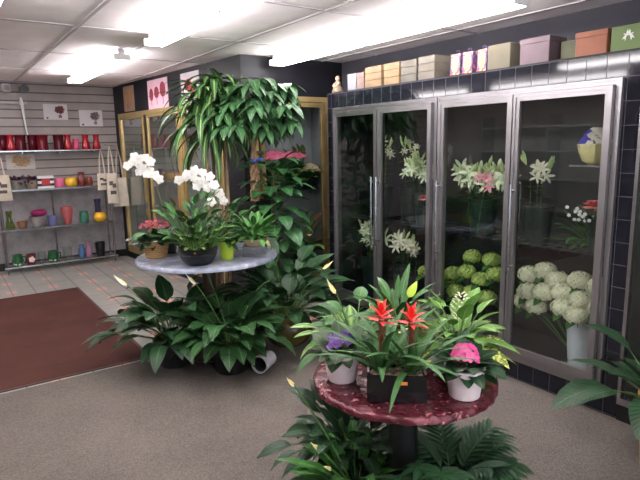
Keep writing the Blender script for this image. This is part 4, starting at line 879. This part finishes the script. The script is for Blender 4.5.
vase((1.56, Y, zs[1]), [(.05, 0), (.058, .02), (.058, .11), (.05, .135), (.052, .155)], P('teal_green_glass', (58, 116, 96), .15), 'teal green glass jar on the middle rack shelf', name='jar', cat='jar')
vase((1.765, Y, zs[1]), [(.04, 0), (.075, .03), (.085, .065), (.065, .11), (.045, .125)], ceramic('amber_yellow', (232, 176, 30)), 'yellow round pot at the right end of the middle rack shelf', name='pot', cat='pot')
vase((1.745, Y, zs[1] + .126), [(.035, 0), (.04, .02), (.036, .12), (.05, .18)], ceramic('navy', (44, 42, 70)), 'navy vase standing on the yellow pot')
def mug(x, label, c1, c2):
    t = thing('mug', label, 'mug', (x, Y, zs[2])); m = m_print('mug_' + label[:8], c1, c1, c2, 40., .4)
    m, nt, bb = nodes('mug_glaze'); vo = nt.nodes.new('ShaderNodeTexVoronoi'); vo.inputs['Scale'].default_value = 18; nt.links.new(coord(nt), vo.inputs['Vector']); put(nt, bb, 'Base Color', mixc(nt, ramp(nt, vo.outputs['Distance'], .30, .34), srgb(c2), srgb(c1))); bb.inputs['Roughness'].default_value = .25
    b = MB(); b.lathe([(.04, 0), (.062, .03), (.066, .07), (.05, .12), (.056, .145), (.05, .145), (.044, .12), (.058, .07), (0, .02)], 22); b.make('mug_body', m, t)
    b = MB(); b.tube([V((.055, 0, .115)), V((.09, 0, .11)), V((.098, 0, .075)), V((.085, 0, .045)), V((.06, 0, .04))], .009, 8); b.make('handle', m, t)
mug(.72, 'green mug with white spots at the left end of the bottom rack shelf', (40, 92, 56), (196, 210, 180))
mug(1.13, 'green mug with white spots in the middle of the bottom rack shelf', (36, 88, 52), (190, 206, 176))
t = cyl(.875, .055, .135, zs[2], ceramic('maroon_floral', (88, 40, 36)), 'dark maroon pot with pale flower between the green mug and glass'); f = MB(); bloomflower(f, V((0, -.062, .07)), V((0, -1, .1)), .04, 5, 0, .1, .9, .02); f.make('painted_flower', P('pale_flower', (220, 196, 190), .6), t)
vase((1.00, Y, zs[2]), [(.04, 0), (.045, .02), (.05, .15)], G_CLEAR, 'clear glass tumbler right of the maroon pot', name='tumbler', cat='glass')
vase((1.31, Y, zs[2]), [(.05, 0), (.055, .02), (.06, .17)], G_CLEAR, 'clear glass cylinder vase left of the blue bottle')
vase((1.49, Y, zs[2]), [(.035, 0), (.04, .02), (.04, .12), (.025, .15), (.03, .18)], P('blue_glass', (70, 104, 142), .15), 'blue glass bottle on the bottom rack shelf', name='bottle', cat='bottle')
vase((1.58, Y, zs[2]), [(.035, 0), (.042, .03), (.035, .11), (.02, .17), (.026, .22)], P('lilac_glass', (150, 108, 132), .15), 'lilac pink glass bottle right of the blue one', name='bottle', cat='bottle')
vase((1.73, Y, zs[2]), [(.045, 0), (.05, .02), (.066, .19)], BLACKP, 'black tall cup at the right end of the bottom rack shelf', name='cup', cat='cup')
# tote bags
def tote(x, z0, z1, w, y, label, strap=.3, mark=True, rz=0):
    t = thing('tote_bag', label, 'bag', (x, y, z0), rz, None); h = z1 - z0
    m = P('canvas', (206, 194, 178), .9, var=.07, bmp=.4, bs=120)
    rows = []
    for i in range(9):
        u = i / 8; zz = h * u; ww = w / 2 * (1 - .10 * u); th = .028 * math.sin(PI * min(1, (1 - u) * .9 + .1)) + .006
        rows.append([V((math.cos(a) * ww * (abs(math.cos(a)) ** -.35 if abs(math.cos(a)) > .05 else 1), math.sin(a) * th, zz)) for a in [TAU * k / 20 for k in range(20)]])
    b = MB(); bb = b.grid(rows, 0, True); b.face(tuple(bb + 19 - k for k in range(20)))
    b.make('bag_body', m, t)
    for s in (-1, 1):
        b = MB(); pts = [V((-w * .22, s * .006, h - .02)), V((-w * .14, s * .006, h + strap * .6)), V((0, 0, h + strap)), V((w * .14, s * .006, h + strap * .6)), V((w * .22, s * .006, h - .02))]; b.tube(pts, .008, 6); b.make('strap', m, t)
    if mark:
        for q in ((-.3, .60, .02, .74), (-.04, .52, .28, .66), (-.25, .30, .25, .42)): boxpart('printed_motif', (q[0] * w, -.0365, q[1] * h), (q[2] * w, -.034, q[3] * h), P('charcoal_ink', (84, 76, 74), .7), t)
    return t
tote(1.80, 1.00, 1.22, .15, 7.62, 'canvas tote bag with dark print, left of the three hanging by the rack', .32)
tote(1.90, .82, 1.22, .15, 7.56, 'canvas tote bag with dark print, middle of the three hanging by the rack', .36)
tote(2.03, .76, 1.15, .20, 7.66, 'plain canvas tote bag, right of the three hanging by the rack', .40, mark=False)
tote(.62, .94, 1.25, .22, 7.62, 'canvas tote bag with small print hanging at the left edge', .30)
hk = thing('hook_rail', 'metal hook rail holding the tote bags', 'hook', (0, 7.85, 1.545))
for q in ([V((1.95, .16, .05)), V((1.95, -.30, .03))], [V((.62, .16, 0)), V((.62, -.26, 0))]): b = MB(); b.tube(q, .006, 6); b.make('hook', CHROME, hk)

# posters over the gold doors
def wallposter(s0, s1, z0, z1, label, bg, ink, ink2, blobs):
    t = thing('wall_print', label, 'print'); t.matrix_world = MW; 
    m = P('poster_' + label[:4], bg, .5, var=.03); boxpart('card', (s0, .001, z0), (s1, .008, z1), m, t)
    b = MB(); w = s1 - s0; h = z1 - z0
    for cx, cz, rx, rz in blobs:
        n = 16; base = len(b.v); b.v += [V((s1 - (cx + rx * math.cos(TAU * i / n)) * w, .0095, z0 + (cz + rz * math.sin(TAU * i / n)) * h)) for i in range(n)]; b.v += [V((p.x, .008, p.z)) for p in b.v[base:base + n]]
        b.face(tuple(base + i for i in range(n)))
        for i in range(n): b.face((base + i, base + (i + 1) % n, base + n + (i + 1) % n, base + n + i))
        b.box((s1 - cx * w - .006, .0082, z0 + .12 * h), (s1 - cx * w + .006, .009, z0 + cz * h), 1)
    b.make('printed_flowers', [P('pink_' + label[:4], ink, .6), P('stem_' + label[:4], ink2, .6)], t, False)
wallposter(2.57, 2.92, 2.02, 2.34, 'brown flower print over the leftmost gold door', (150, 118, 98), (172, 128, 84), (112, 74, 56), ((.5, .62, .22, .25), (.35, .45, .12, .12)))
wallposter(1.56, 2.12, 2.005, 2.34, 'pink print of three red flower vases over the second gold door', (214, 178, 190), (140, 36, 60), (120, 70, 84), ((.18, .50, .10, .22), (.45, .55, .12, .20), (.76, .62, .14, .26)))
wallposter(.80, 1.22, 2.01, 2.33, 'pale print with red flowers partly behind the corn plant leaves', (206, 196, 200), (176, 50, 60), (120, 90, 90), ((.4, .6, .2, .2), (.7, .5, .14, .16)))

# brown mat on the tiles
t = thing('floor_mat', 'reddish-brown ribbed mat lying on the tile floor', 'mat')
b = MB(); b.box((-1.2, 3.93, .0), (1.14, 6.46, .012), bev=.004); b.make('mat_pile', m_carpet('mat_pile_brown', (92, 57, 50), (56, 34, 31), 160.), t, False)
b = MB(); 
for lo, hi in (((-1.22, 3.91, 0), (1.16, 3.93, .009)), ((-1.22, 6.46, 0), (1.16, 6.48, .009)), ((1.14, 3.93, 0), (1.16, 6.46, .009)), ((-1.22, 3.93, 0), (-1.2, 6.46, .009))): b.box(lo, hi)
b.make('mat_border', P('brown_rubber', (70, 46, 44), .7), t, False)

# shelving on the unseen left wall, seen mirrored in the cooler glass
ls = thing('wall_shelving', 'pale shelving unit on the left wall seen only mirrored in cooler glass', 'shelf', (-2.59, 0, 0))
for y in (2.6, 3.9, 5.2, 6.5): boxpart('upright', (0, y - .02, 0), (.35, y + .02, 1.95), P('grey_upright', (130, 126, 124), .6), ls)
for z in (.4, .9, 1.35, 1.75): boxpart('shelf_board', (0, 2.6, z), (.35, 6.5, z + .025), P('pale_shelf', (176, 170, 166), .6), ls)

# ------------------------------------------------------------------ camera and view
cam = bpy.data.cameras.new('camera'); co = bpy.data.objects.new('camera', cam); C.objects.link(co)
cam.sensor_width = 36; cam.lens = 545 / 640 * 36; cam.clip_start = .05
pitch, roll, yaw = math.radians(10.0), math.radians(-1.1), math.radians(34.8)
fw = V((math.sin(yaw) * math.cos(pitch), math.cos(yaw) * math.cos(pitch), -math.sin(pitch))); rt = V((math.cos(yaw), -math.sin(yaw), 0)); up = rt.cross(fw)
r2 = rt * math.cos(roll) + up * math.sin(roll); u2 = -rt * math.sin(roll) + up * math.cos(roll)
M = Matrix((r2, u2, -fw)).transposed().to_4x4(); M.translation = V((0, 0, 1.55)); co.matrix_world = M
S.camera = co
w = bpy.data.worlds.new('world'); S.world = w; w.use_nodes = True; w.node_tree.nodes['Background'].inputs[0].default_value = (.85, .92, 1.0, 1); w.node_tree.nodes['Background'].inputs[1].default_value = 3.2
S.view_settings.view_transform = 'Standard'; S.view_settings.look = 'None'; S.view_settings.gamma = 1; S.view_settings.exposure = 0.38
